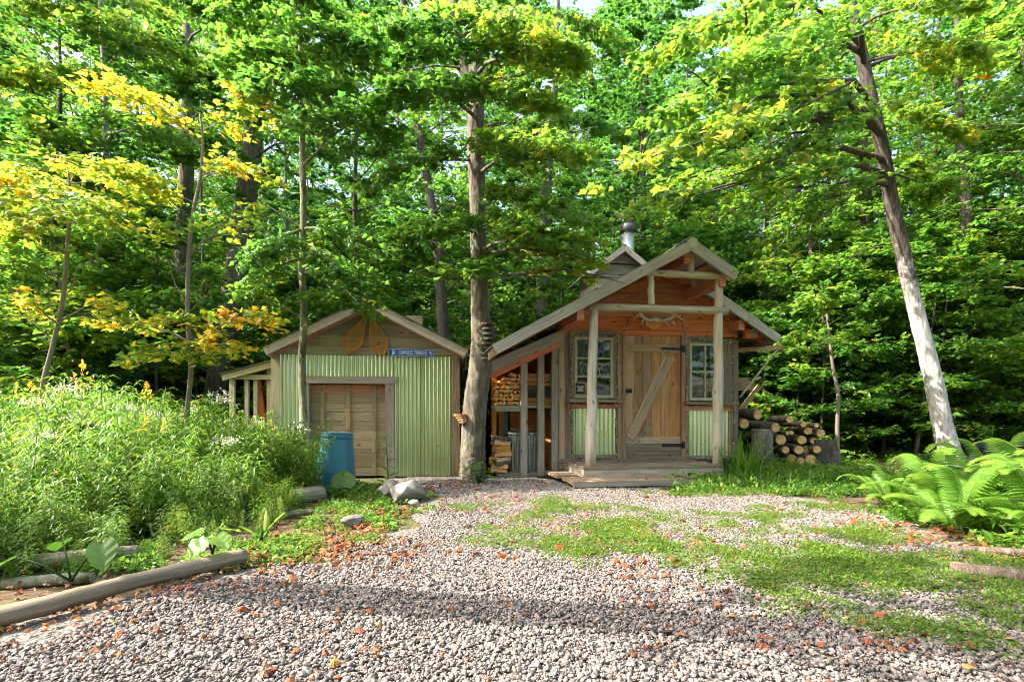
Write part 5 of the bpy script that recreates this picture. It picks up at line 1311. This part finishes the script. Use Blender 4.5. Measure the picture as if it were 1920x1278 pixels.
rail([(-4.2, 3.05, .03), (-3.35, 3.3, .05), (-2.55, 3.62, .06)], .05, 'grey rotting log behind the long bare one', seed=2)
rail([(-3.5, 2.95, .015), (-2.5, 3.18, .025)], .035, 'thin mossy stick between the two near logs', 'bark_moss', 3)
rail([(-3.1, 5.25, .06), (-2.6, 5.75, .075), (-2.2, 6.2, .085)], .083, 'short sawn log lying just below the blue barrel', seed=4)
rail([(-2.55, 5.0, .03), (-2.18, 5.15, .035), (-1.95, 5.22, .04)], .033, 'thin stick lying in front of the short sawn log', 'bark_moss', 5)
rail([(2.75, 3.35, .03), (3.3, 2.95, .035), (4.0, 2.75, .02)], .045, 'mossy fallen branch at the near right edge under the ferns', 'bark_log', 6)
rail([(3.2, 3.85, .02), (3.7, 3.65, .04), (4.4, 3.5, .04)], .028, 'thin bare branch lying under the ferns', 'bark_log', 7)

# ---- hand pump in the weeds, black bench behind the ferns
p = P(150, 900, 4.9); hp = tag(empty('hand_pump', (p.x, p.y, 0)), 'dark iron hand pump half buried in the tall weeds', 'pump')
MB().tube([(0, 0, 0), (0, 0, .5), (0, 0, .52), (0, 0, .74), (0, 0, .76), (0, 0, .8)], [.05, .05, .075, .075, .085, .05], 16).build('body', M['iron'], hp)
MB().tube([(-.06, 0, .66), (-.16, -.02, .66), (-.2, -.03, .6)], [.03, .028, .03], 10).build('spout', M['iron'], hp)
MB().tube([(0, 0, .8), (.02, 0, .9), (.1, 0, .9), (.22, -.02, .82)], [.012, .02, .018, .014], 8).build('handle', M['iron'], hp)
p = P(1822, 830, 9.0); bn = tag(empty('bench', (p.x, p.y, 0), .15), 'low black bench before the dark trunk, behind the ferns', 'bench')
MB().box(0, 1.05, -.15, .15, .44, .51, 'x').build('seat', M['black'], bn)
for x in (.08, .9): MB().box(x, x + .09, -.12, .12, -.05, .44, 'z').build('leg', M['black'], bn)
# ---- fungus on the big maple
p = P(917, 645, 8.2); fg = tag(empty('bracket_fungus', p), 'stack of grey bracket fungi up the right side of the big maple', 'fungus')
g = random.Random(12)
for k in range(8):
    z = .28 - k * .075; x = .012 + .03 * math.sin(k * .9) - .01 * k * .3
    MB().prism([(x + math.cos(a_) * (.11 + g.uniform(-.02, .02)) - .02, -.13 + math.sin(a_) * .07) for a_ in np.linspace(math.pi, 2 * math.pi + .6, 8)] + [(x + .05, .05), (x - .1, .03)], 'z', z, z + .025).build('bracket', M['bark_maple'], fg)
p = P(858, 787, 8.0); f2 = tag(empty('shelf_fungus', p), 'orange-yellow shelf fungus low on the left side of the big maple', 'fungus')
for k in range(4): MB().prism([(math.cos(a_) * (.10 - .012 * k) + .03 + .015 * k, math.sin(a_) * .085 + .05) for a_ in np.linspace(0, 5.6, 9)], 'z', .06 - k * .034, .09 - k * .034).build('bracket', M['tan'], f2)

# ================================================================== plants
def weed_kind(seed, h, nl, ll, lw, spread, droop, plume=0, white=False, stems=1, stagger=.2, tint=.45):
    """One clump of upright weed: stems, many lance leaves, sometimes a yellow plume or a fuzzy white top."""
    g = np.random.default_rng(seed); V, T, ti, mi, o = [], [], [], [], 0
    def put(v, f, c, m=0):
        nonlocal o
        V.append(np.asarray(v)); T.append(np.asarray(f) + o); o += len(v); ti.extend([c] * len(f)); mi.extend([m] * len(f))
    for s in range(stems):
        base = g.normal(0, .05 * (stems > 1), 3) * (1, 1, 0); lean = g.normal(0, .10, 2); hh = h * g.uniform(1 - stagger, 1.05)
        pt = lambda f: base + np.array((lean[0] * f * f * hh, lean[1] * f * f * hh, f * hh))
        for k in range(4):
            a, b = pt(k / 4), pt((k + 1) / 4); w = .005 * (1 - k * .18)
            put([a + (w, 0, 0), a + (-w*.5, w*.8, 0), a + (-w*.5, -w*.8, 0), b + (w, 0, 0), b + (-w*.5, w*.8, 0), b + (-w*.5, -w*.8, 0)], [(0,1,4),(0,4,3),(1,2,5),(1,5,4),(2,0,3),(2,3,5)], .2 + g.uniform(0, .2))
        for k in range(nl):
            f = .12 + .86 * (k + g.random()) / nl; az = k * 2.4 + g.uniform(-.4, .4); L = ll * g.uniform(.7, 1.2) * (1.1 - .5 * f); W = lw * g.uniform(.8, 1.2) * (1.1 - .5 * f)
            d = np.array((math.cos(az), math.sin(az), 0)); n = np.array((-d[1], d[0], 0)); el = g.uniform(.05, .7); p = pt(f)
            up = np.array((0, 0, 1.0)); m1 = p + d * L * .5 * math.cos(el) + up * L * .5 * math.sin(el); m2 = p + d * L * (.55 + .42 * math.cos(el)) + up * L * (.5 * math.sin(el) - droop * g.uniform(.5, 1.2))
            put([p, m1 + n * W / 2 + up * .006, m1 - n * W / 2 + up * .006, m2, m1], [(0, 4, 1), (0, 2, 4), (4, 3, 1), (4, 2, 3)], float(np.clip(g.normal(tint, .13) + .12 * (1 - f) * (g.random() < .15) * 3, 0, 1)))
        if plume and g.random() < plume:
            for k in range(46):
                f = g.random(); az = g.uniform(0, 6.28); r = .10 * (1 - f) * h * g.uniform(.2, 1); c = pt(1) + np.array((math.cos(az) * r, math.sin(az) * r, f * .16 * h - .08 * h)); e = .011
                q = g.normal(size=(3, 3)) * e; put([c + q[0], c + q[1], c + q[2]], [(0, 1, 2)], g.uniform(0, .6) if not white else g.uniform(.9, 1), 1)
        if white:
            for k in range(60):
                c = pt(1) + g.normal(size=3) * (.05, .05, .025) ; q = g.normal(size=(3, 3)) * .010; put([c + q[0], c + q[1], c + q[2]], [(0, 1, 2)], g.uniform(.85, 1), 1)
    return np_mesh('weed', np.concatenate(V), np.concatenate(T), None, ti, False, None, [M['weed'], M['flower']], mi)
WEEDS = [weed_kind(1, 1.05, 60, .165, .030, 0, .35, 0, tint=.42), weed_kind(2, 1.0, 54, .18, .032, 0, .4, 0, tint=.48), weed_kind(3, .8, 34, .20, .036, 0, .4, 0, stems=3, tint=.55), weed_kind(4, .62, 36, .14, .026, 0, .3, 0, stems=4, tint=.58),
         weed_kind(5, .95, 46, .12, .034, 0, .4, 0, True, stems=2, tint=.5), weed_kind(6, .42, 18, .26, .016, 0, .7, 0, stems=5, tint=.45), weed_kind(7, .5, 16, .13, .055, 0, .4, 0, stems=4, tint=.55), weed_kind(8, .7, 44, .11, .024, 0, .3, 0, stems=3, tint=.62),
         weed_kind(9, 1.0, 56, .12, .026, 0, .35, 1.0, tint=.45)]
def weed_edge(y): return np.interp(y, [2.6, 3.4, 4, 5, 5.6, 6.4, 7.2, 8.2], [-3.3, -2.55, -2.25, -2.1, -2.15, -2.32, -2.62, -3.7])
pts, rot, scl, idx = [], [], [], []
g = random.Random(55)
while len(pts) < 1900:
    y = g.uniform(2.9, 9.4); x = g.uniform(-9.5, -1.6); e = float(weed_edge(y)); d = e - x
    if d < 0 or (y > 8.0 and x > -4.6) or x < -y * 1.15 - .8: continue
    if g.random() > .35 + .65 * min(1, d / .5): continue
    tall = min(1, .40 + d * .42) * (.68 + .34 * min(1, (y - 3) / 3)); hn = float(fbm(np.array(x * .9 + 30), np.array(y * .9 + 30), 5)); tall *= .8 + .42 * hn
    if y > 5.9 and d < 1.2: tall = max(tall, .72 + .15 * g.random())
    if d < .45 and y < 5.9: k = g.choice((3, 5, 6, 7, 5, 6, 3, 2))
    elif y > 6.2 and d < 2.2: k = g.choice((2, 3, 4, 7, 7, 4, 2, 3, 0, 4))
    else: k = g.choice((0, 1, 2, 3, 1, 2, 7, 4, 2, 3, 0, 1))
    s = tall * g.uniform(.72, 1.38); pts.append((x, y, float(gz(x, y)) - .01)); rot.append((g.gauss(0, .14), g.gauss(0, .14), g.uniform(0, 6.28))); scl.append((s, s, s * g.uniform(.9, 1.12))); idx.append(k if k != 4 or g.random() < .2 else 2)
    if k == 0 and g.random() < .1: idx[-1] = 8
for k in range(26):                                          # tall stalks standing out above the rest
    y = g.uniform(5.0, 7.6); u = g.choice((20, 60, 95, 205, 230, 470, 480, 30, 150, 310)) + g.uniform(-15, 15); x = (u - 960) / 1000 * y
    s = g.uniform(1.05, 1.4) if u < 260 else g.uniform(.85, 1.05); pts.append((x, y, 0)); rot.append((g.gauss(0, .05), g.gauss(0, .05), g.uniform(0, 6))); scl.append((s, s, s)); idx.append(g.choice((0, 1, 1)))
scatter('weeds', WEEDS, pts, rot, scl, idx, 'tangle of goldenrod and other tall sunlit weeds left of the yard')

# ---- low green cover: patches of tiny leaflets
def cover_kind(seed, n, rad, size, hgt, mat, tint, tpl=SIMPLE):
    L = Leaves(seed); g = L.g; r = rad * np.sqrt(g.random(n)); a = g.uniform(0, 6.28, n)
    pos = np.stack([r * np.cos(a), r * np.sin(a), hgt * (g.random(n) ** 1.3) * (1.15 - r / rad * .6)], -1); tp = unit(g.normal(0, 1, (n, 3)) * (1, 1, .5) + (0, 0, .25)); nr = np.array((0, 0, 1.0)) + g.normal(0, .45, (n, 3)); nr = unit(nr - tp * np.sum(nr * tp, -1, keepdims=True))
    L.add(pos, tp, nr, size * g.uniform(.6, 1.3, n), g.normal(tint, .16, n)); return L.mesh('cover', tpl, mat)
COV = [cover_kind(21, 170, .17, .019, .04, M['moss'], .55), cover_kind(22, 130, .15, .021, .055, M['moss'], .45), cover_kind(23, 90, .13, .02, .03, M['moss'], .7), cover_kind(24, 70, .16, .05, .13, M['weed'], .42), cover_kind(25, 60, .2, .07, .22, M['weed'], .38), cover_kind(26, 60, .14, .07, .12, M['weed'], .55, LANCE)]
def cover_amount(x, y):
    a = 0.0
    def blob(cx, cy, rx, ry): return max(0.0, 1 - ((x - cx) / rx) ** 2 - ((y - cy) / ry) ** 2)
    a = max(a, 1.3 * blob(2.7, 3.0, 1.5, 1.0), .8 * blob(1.9, 3.6, 1.1, .8), .75 * blob(1.0, 4.4, 1.4, 1.1), .5 * blob(.4, 5.4, 1.1, .9), .8 * blob(2.2, 4.6, 1.3, .8), .5 * blob(.2, 6.2, .4, .25), 1.5 * blob(3.5, 7.3, 1.9, .9), 1.5 * blob(4.6, 8.0, 1.8, 1.3), 1.0 * blob(2.3, 6.6, .8, .3), .5 * blob(3.0, 5.6, .7, .4))
    return a
pts, rot, scl, idx = [], [], [], []
g = random.Random(66)
for _ in range(40000):
    x, y = g.uniform(-.6, 7), g.uniform(2.1, 9.6)
    if y > 6.95 and x < 2.35: continue
    n = float(fbm(np.array(x * 2.1 + 9), np.array(y * 2.1 + 9), 8)); a = cover_amount(x, y)
    if g.random() < min(1, a) * (.06 + 1.5 * max(0, n - .33)) * (1.0 if y > 6.3 else 1.0):
        if len(pts) > 6500: break
        s = g.uniform(.25, .8); lush = y > 6.3 and x > 1.9
        pts.append((x, y, .012)); rot.append((0, 0, g.uniform(0, 6.28))); scl.append((s, s, s * g.uniform(.8, 1.4) * (1.5 if lush else 1))); idx.append(g.choice((0, 1, 2, 1, 0)) if not lush else g.choice((0, 1, 0, 2, 3)))
scatter('ground_cover', COV, pts, rot, scl, idx, 'bright green creeping ground cover in patches over the gravel')
pts, rot, scl, idx = [], [], [], []
for _ in range(800):                                    # leafy fringe on the left edge, under the ferns, beside logs and deck
    z_ = g.random()
    if z_ < .2: continue
    if z_ < .5: y = g.uniform(3.3, 7.6); x = float(gl(y)) + g.gauss(-.62, .3)
    elif z_ < .62: x, y = g.gauss(4.4, .9), g.gauss(8.4, .8)
    elif z_ < .68: x, y = g.uniform(3.5, 5.6), g.uniform(3.6, 6.2)
    else: x, y = g.uniform(-11, 11), g.uniform(9.6, 12)
    if float(gl(y)) + .25 < x < min(2.4, float(gr(y)) - .3) and y < 8.6: continue
    if y > 8.0 and -4 < x < 4.2: continue
    s = g.uniform(.6, 1.3); pts.append((x, y, float(gz(x, y)))); s *= .62 if z_ < .5 else 1; rot.append((0, 0, g.uniform(0, 6.28))); scl.append((s, s, s)); idx.append(g.choice((3, 3, 4, 5, 4) if z_ > .5 else (3, 0, 1, 3, 5, 3)))
scatter('undergrowth', COV, pts, rot, scl, idx, 'low leafy undergrowth fringing the gravel')
# grassy shrubbery between the log pile and the moss
pts, rot, scl, idx = [], [], [], []
for _ in range(150):
    x, y = g.uniform(3.2, 5.6), g.uniform(7.5, 9.1)
    s = g.uniform(.3, .6) * (1.1 - .35 * abs(x - 4.0)); pts.append((x, y, 0)); rot.append((g.gauss(0, .1), g.gauss(0, .1), g.uniform(0, 6))); scl.append((s, s, s)); idx.append(g.choice((3, 5, 6, 3)))
scatter('weeds', WEEDS, pts, rot, scl, idx, 'feathery low weeds growing in front of the log pile')
# woodland herbs and seedlings filling the floor of the woods
pts, rot, scl, idx = [], [], [], []
for _ in range(900):
    y = g.uniform(10.2, 26); x = g.uniform(-1.1 * y, 1.1 * y)
    s = g.uniform(.8, 2.2); pts.append((x, y, float(gz(x, y)))); rot.append((0, 0, g.uniform(0, 6.28))); scl.append((s, s, s)); idx.append(g.choice((3, 4, 4, 5)))
scatter('woodland_herbs', COV, pts, rot, scl, idx, 'seedlings and herbs on the floor of the woods')

# ---- fallen leaves
L = Leaves(300); g_ = L.g; n = 9000
u = g_.random(n); x = np.where(u < .62, g_.uniform(-2.6, 3.6, n), g_.normal(2.9, 1.2, n)); y = np.where(u < .62, 1.7 + 6.4 * g_.random(n) ** 1.1, 2.2 + 2.6 * g_.random(n))
k = g_.random(n) < .2; x[k] = gl(y[k]) + g_.normal(-.15, .3, k.sum())
k = g_.random(n) < .10; y[k] = g_.uniform(2.3, 6.6, k.sum()); x[k] = gl(y[k]) - np.abs(g_.normal(0, .6, k.sum()))
k = g_.random(n) < .12; x[k] = g_.uniform(-1.9, 1.6, k.sum()); y[k] = g_.normal(7.35, .3, k.sum())
cl = fbm(x * 1.3 + 5, y * 1.3 + 5, 4); keep = (g_.random(n) < np.clip((cl - .38) * 3.2, .06, 1)) & (y < 8.0) & ~((y > 6.9) & (x > .5) & (x < 3.5)); x, y = x[keep], y[keep]; n = len(x)
tp = unit(g_.normal(0, 1, (n, 3)) * (1, 1, .22)); nr = np.array((0, 0, 1.0)) + g_.normal(0, .42, (n, 3)); nr = unit(nr - tp * np.sum(nr * tp, -1, keepdims=True))
big = g_.random(n) < .25
L.add(np.stack([x, y, .024 + .012 * g_.random(n)], -1), tp, nr, np.where(big, g_.uniform(.035, .06, n), g_.uniform(.014, .034, n)) * np.clip(.55 + y * .15, .6, 1.1), np.clip(g_.beta(1.5, 1.7, n), 0, 1))
for k in range(16):                                      # a few blown on to the deck and its step
    q = CF.world(g.uniform(.1, 2.7), g.uniform(-1.05, -.1), ZD + .008) if k < 10 else CF.world(g.uniform(-.2, 2.2), g.uniform(-1.5, -1.2), .108)
    L.add(np.array([q[:]]), unit(np.array([[g.uniform(-1, 1), g.uniform(-1, 1), .05]])), np.array([[.1, .05, 1.0]]), np.array([g.uniform(.04, .07)]), np.array([g.uniform(.3, .95)]))
tpl = (MAPLE[0] * (1, 1, 2.4), MAPLE[1])
tag(obj('fallen_leaves', L.mesh('fallen_leaves', tpl, M['litter'])), 'scattered brown, orange and red fallen leaves on the gravel', None, None, 'stuff')

# ---- ferns at the right, each frond a part
def frond_mesh(seed, L_, W_, arch):
    g = np.random.default_rng(seed); V, T, ti, o = [], [], [], 0
    ax = lambda f: np.array((0, L_ * (f - .12 * f * f), L_ * (arch * math.sin(f * 2.0) - .16 * f * f)))
    N = 27
    for k in range(10):
        a, b = ax(k / 10), ax((k + 1) / 10); w = .004 * (1 - k / 11)
        V.append(np.array([a + (w, 0, 0), a + (-w, 0, 0), a + (0, 0, -w*1.5), b + (w, 0, 0), b + (-w, 0, 0), b + (0, 0, -w*1.5)])); T.append(np.array([(0,1,4),(0,4,3),(1,2,5),(1,5,4),(2,0,3),(2,3,5)]) + o); o += 6; ti += [.55] * 6
    for k in range(N):
        f = .16 + .84 * k / N; pl = W_ * (math.sin(math.pi * min(1, (f - .05)) ** .75) ** .85) * g.uniform(.92, 1.06) + .008; pw = L_ * .84 / N * .66
        c = ax(f); t_ = ax(min(1, f + .02)) - ax(f - .02); t_ /= np.linalg.norm(t_)
        for s in (-1, 1):
            d = np.array((s, .32 + .25 * f, -.16)); d /= np.linalg.norm(d); c0 = float(np.clip(.35 + .4 * f + g.normal(0, .12), 0, 1)); m = 4
            rows = []
            for j in range(m + 1):                      # a pinna with a notched edge
                q = j / m; w = pw * (1 - q ** 1.6) * (1 if j else .75) + .0008; p = c + d * pl * q + np.array((0, 0, -.12 * pl * q * q)); rows += [p + t_ * w, p + np.array((0, 0, .003)), p - t_ * w * .85]
                if 0 < j < m: rows[-3] = rows[-3] + d * pl * .06
            V.append(np.array(rows)); F = []
            for j in range(m):
                a = j * 3; F += [(a, a+1, a+4), (a, a+4, a+3), (a+1, a+2, a+5), (a+1, a+5, a+4)]
            T.append(np.array(F) + o); o += len(rows); ti += [c0] * len(F)
    return np_mesh('frond', np.concatenate(V), np.concatenate(T), M['fern'], ti)
FROND = [frond_mesh(1, .95, .145, .42), frond_mesh(2, .8, .13, .50), frond_mesh(3, 1.05, .15, .34), frond_mesh(4, .9, .14, .75)]
FERNS = [(3.72, 4.5, .72, 'fern at the left end of the clump, one frond reaching over the gravel'), (4.05, 4.1, .75, 'large fern in the middle of the clump, arching toward the gravel'), (4.55, 4.4, .85, 'tall fern at the right end of the clump'),
         (4.15, 5.0, .85, 'fern behind the left one, under the white trunk'), (4.75, 5.3, .9, 'upright fern at the back below the white trunk'), (5.25, 5.1, .95, 'fern at the far right in front of the black bench'), (3.85, 3.75, .5, 'low fern at the front hanging over fallen branches'), (4.2, 3.8, .62, 'fern at the lower right beside the fallen branches'), (4.0, 5.6, .6, 'small fern nearest the moss at the back left'), (5.5, 6.0, 1.0, 'tallest fern behind the others'), (4.85, 4.75, .8, 'yellowish fern squeezed between the tall ones')]
g = random.Random(71)
for x, y, s, lab in FERNS:
    f = tag(empty('fern', (x, y, float(gz(np.array(x), np.array(y)))), g.uniform(0, 6)), lab, 'fern', 'ferns at the right edge of the yard'); n = g.randrange(12, 17)
    for k in range(n):
        o = obj('frond', FROND[g.choice((0, 1, 2, 3, 0, 2)) if k % 4 else 3], f); o.rotation_euler = (g.uniform(-.05, .45), g.uniform(-.35, .35), 2 * math.pi * k / n + g.uniform(-.25, .25)); q = s * g.uniform(.8, 1.1); o.scale = (q, q, q); o.location = (g.uniform(-.05, .05), g.uniform(-.05, .05), .02)

# ---- single plants one can point to
def blade_mesh(L_, W_, bend, seed, m=6):
    V, T = [], []
    for j in range(m + 1):
        q = j / m; w = W_ * (1 - q ** 2.5) / 2 + .001; V += [(w, L_ * bend * q ** 1.8, L_ * (q - .5 * bend * q ** 2.4)), (0, L_ * bend * q ** 1.8 + .006, L_ * (q - .5 * bend * q ** 2.4)), (-w, L_ * bend * q ** 1.8, L_ * (q - .5 * bend * q ** 2.4))]
    for j in range(m): a = j * 3; T += [(a, a+1, a+4), (a, a+4, a+3), (a+1, a+2, a+5), (a+1, a+5, a+4)]
    return np_mesh('leaf', V, T, M['weed'], [.40 + .25 * R.random()] * len(T), True)
BL = [blade_mesh(.78, .034, b, k) for k, b in enumerate((.15, .35, .6, .8))]
p = P(1388, 905, 7.75); ir = tag(empty('day_lily', (p.x, p.y, 0)), 'clump of long arching strap leaves at the right corner of the deck', 'plant')
for k in range(46):
    o = obj('leaf', BL[g.randrange(4)], ir); o.location = (g.gauss(.05, .13), g.gauss(0, .09), 0); o.rotation_euler = (g.uniform(-.1, .25), 0, g.uniform(0, 6.28)); q = g.uniform(.6, 1.15); o.scale = (q, q, q)
def broad_leaf(L_, W_, tint, wave=.0, n=16, lobes=0.0, mat='weed'):
    """A wide leaf with a raised midrib and side veins as folds; its stalk starts at the origin."""
    V, T = [], []; c = 4
    for j in range(n + 1):
        q = j / n; w = W_ / 2 * (math.sin(math.pi * min(1, q * .93 + .07) ** .75) ** .7) * (1 + lobes * math.sin(j * 2.6)) if j < n else .004
        for i in range(-c, c + 1):
            s = i / c; V.append((w * s, L_ * (q - .10 * s * s * (1 - q)), .05 * L_ * abs(s) - .22 * L_ * q * q + wave * .02 * math.sin(q * 14 + s * 5) + .014 * L_ * math.cos((q + abs(s) * .18) * 22) * abs(s) ** .5 - .02 * L_ * math.exp(-(s * 6) ** 2)))
    m = 2 * c + 1
    for j in range(n):
        for i in range(2 * c): a = j * m + i; T += [(a, a + 1, a + m + 1), (a, a + m + 1, a + m)]
    return np_mesh('leaf', V, T, M[mat], [tint] * len(T), True)
def leafy_plant(name, label, cat, base, leaves, stemr=.006, stem=None):
    pl = tag(empty(name, base), label, cat)
    sb = MB()
    if stem: sb.tube(stem, [stemr * (1 - .5 * k / (len(stem) - 1)) for k in range(len(stem))], 7)
    for pos, rotd, me, s in leaves:
        e = Vector(pos)
        if not stem: sb.tube([(0, 0, 0), e * .5 + Vector((0, 0, .02)), e], [stemr, stemr * .8, stemr * .6], 6)
        o = obj('leaf', me, pl); o.location = e; o.rotation_euler = [D2R(a) for a in rotd]; o.scale = (s, s, s)
    sb.build('stem', M['weed'], pl); return pl
B1, B2, B3 = broad_leaf(.26, .21, .34), broad_leaf(.22, .2, .55, .4, lobes=.05), broad_leaf(.24, .10, .5)
leafy_plant('burdock', 'plant with one big drooping blue-green leaf over the near logs', 'plant', (-2.58, 3.12, .02), [((.22, -.05, .24), (-38, 10, -150), B1, .72), ((-.1, .06, .22), (-20, -10, 60), B1, .6), ((-.3, -.02, .15), (-25, 0, 110), B1, .65)], .007)
leafy_plant('burdock', 'crinkled bright green leaves lying over the end of the bare log', 'plant', (-1.92, 3.42, .1), [((-.02, -.04, .12), (-30, 0, 170), B2, .75), ((.06, -.06, .13), (-15, 10, -130), B2, .65), ((-.07, .02, .14), (-10, -10, 120), B2, .6), ((.04, .04, .15), (-5, 0, -30), B2, .6)], .006)
leafy_plant('broadleaf_plant', 'upright broad-leaved seedling with a yellowing tip at the edge of the weeds', 'plant', (-1.95, 4.15, .0), [((.0, 0, .04), (68, 10, 30), B3, 1.0), ((.02, .02, .05), (60, -15, -60), B3, .9), ((-.03, 0, .03), (50, 0, 150), B3, .8), ((0, .02, .1), (75, 0, 10), broad_leaf(.24, .08, .84), .7)], .006)
leafy_plant('rhubarb', 'pale round ruffled leaf glowing in front of the blue barrel', 'plant', (-2.08, 6.6, .0), [((.0, -.03, .09), (62, 0, 10), broad_leaf(.25, .3, .62, .35, 16, .03), 1.0), ((.1, 0, .05), (35, 10, -70), B2, .8), ((-.12, 0, .04), (30, -10, 70), B2, .8)], .008)
ls = []; st_ = [(0, 0, 0), (.01, .0, .3), (-.01, .01, .55), (.0, 0, .74)]
for k in range(7):
    z = .1 + k * .095
    for s in (0, 180): ls.append(((0, 0, z), (28, 0, s + (k % 2) * 70 + 60 + g.uniform(-15, 15)), B3, (.78 - .06 * k)))
p = P(726, 890, 6.75); leafy_plant('tall_weed', 'tall single-stemmed plant with paired leaves, standing before the garage door jamb', 'plant', (p.x, p.y, 0), ls, .008, st_)
p = P(898, 890, 7.55); ls = []
for k in range(30):
    a = g.uniform(0, 360); r_ = g.uniform(.03, .32); ls.append(((math.cos(a) * r_, math.sin(a) * r_ * .5, g.uniform(.06, .34) * (1.15 - r_ * 1.6)), (g.uniform(-10, 25), 0, g.uniform(0, 360)), broad_leaf(.2, .12, .3 + .3 * g.random(), 0, 5) if k < 5 else ls[k % 5][2], g.uniform(.4, .75)))
leafy_plant('leafy_plant', 'broad-leaved green plant at the foot of the big maple', 'plant', (p.x, p.y, 0), ls, .004)
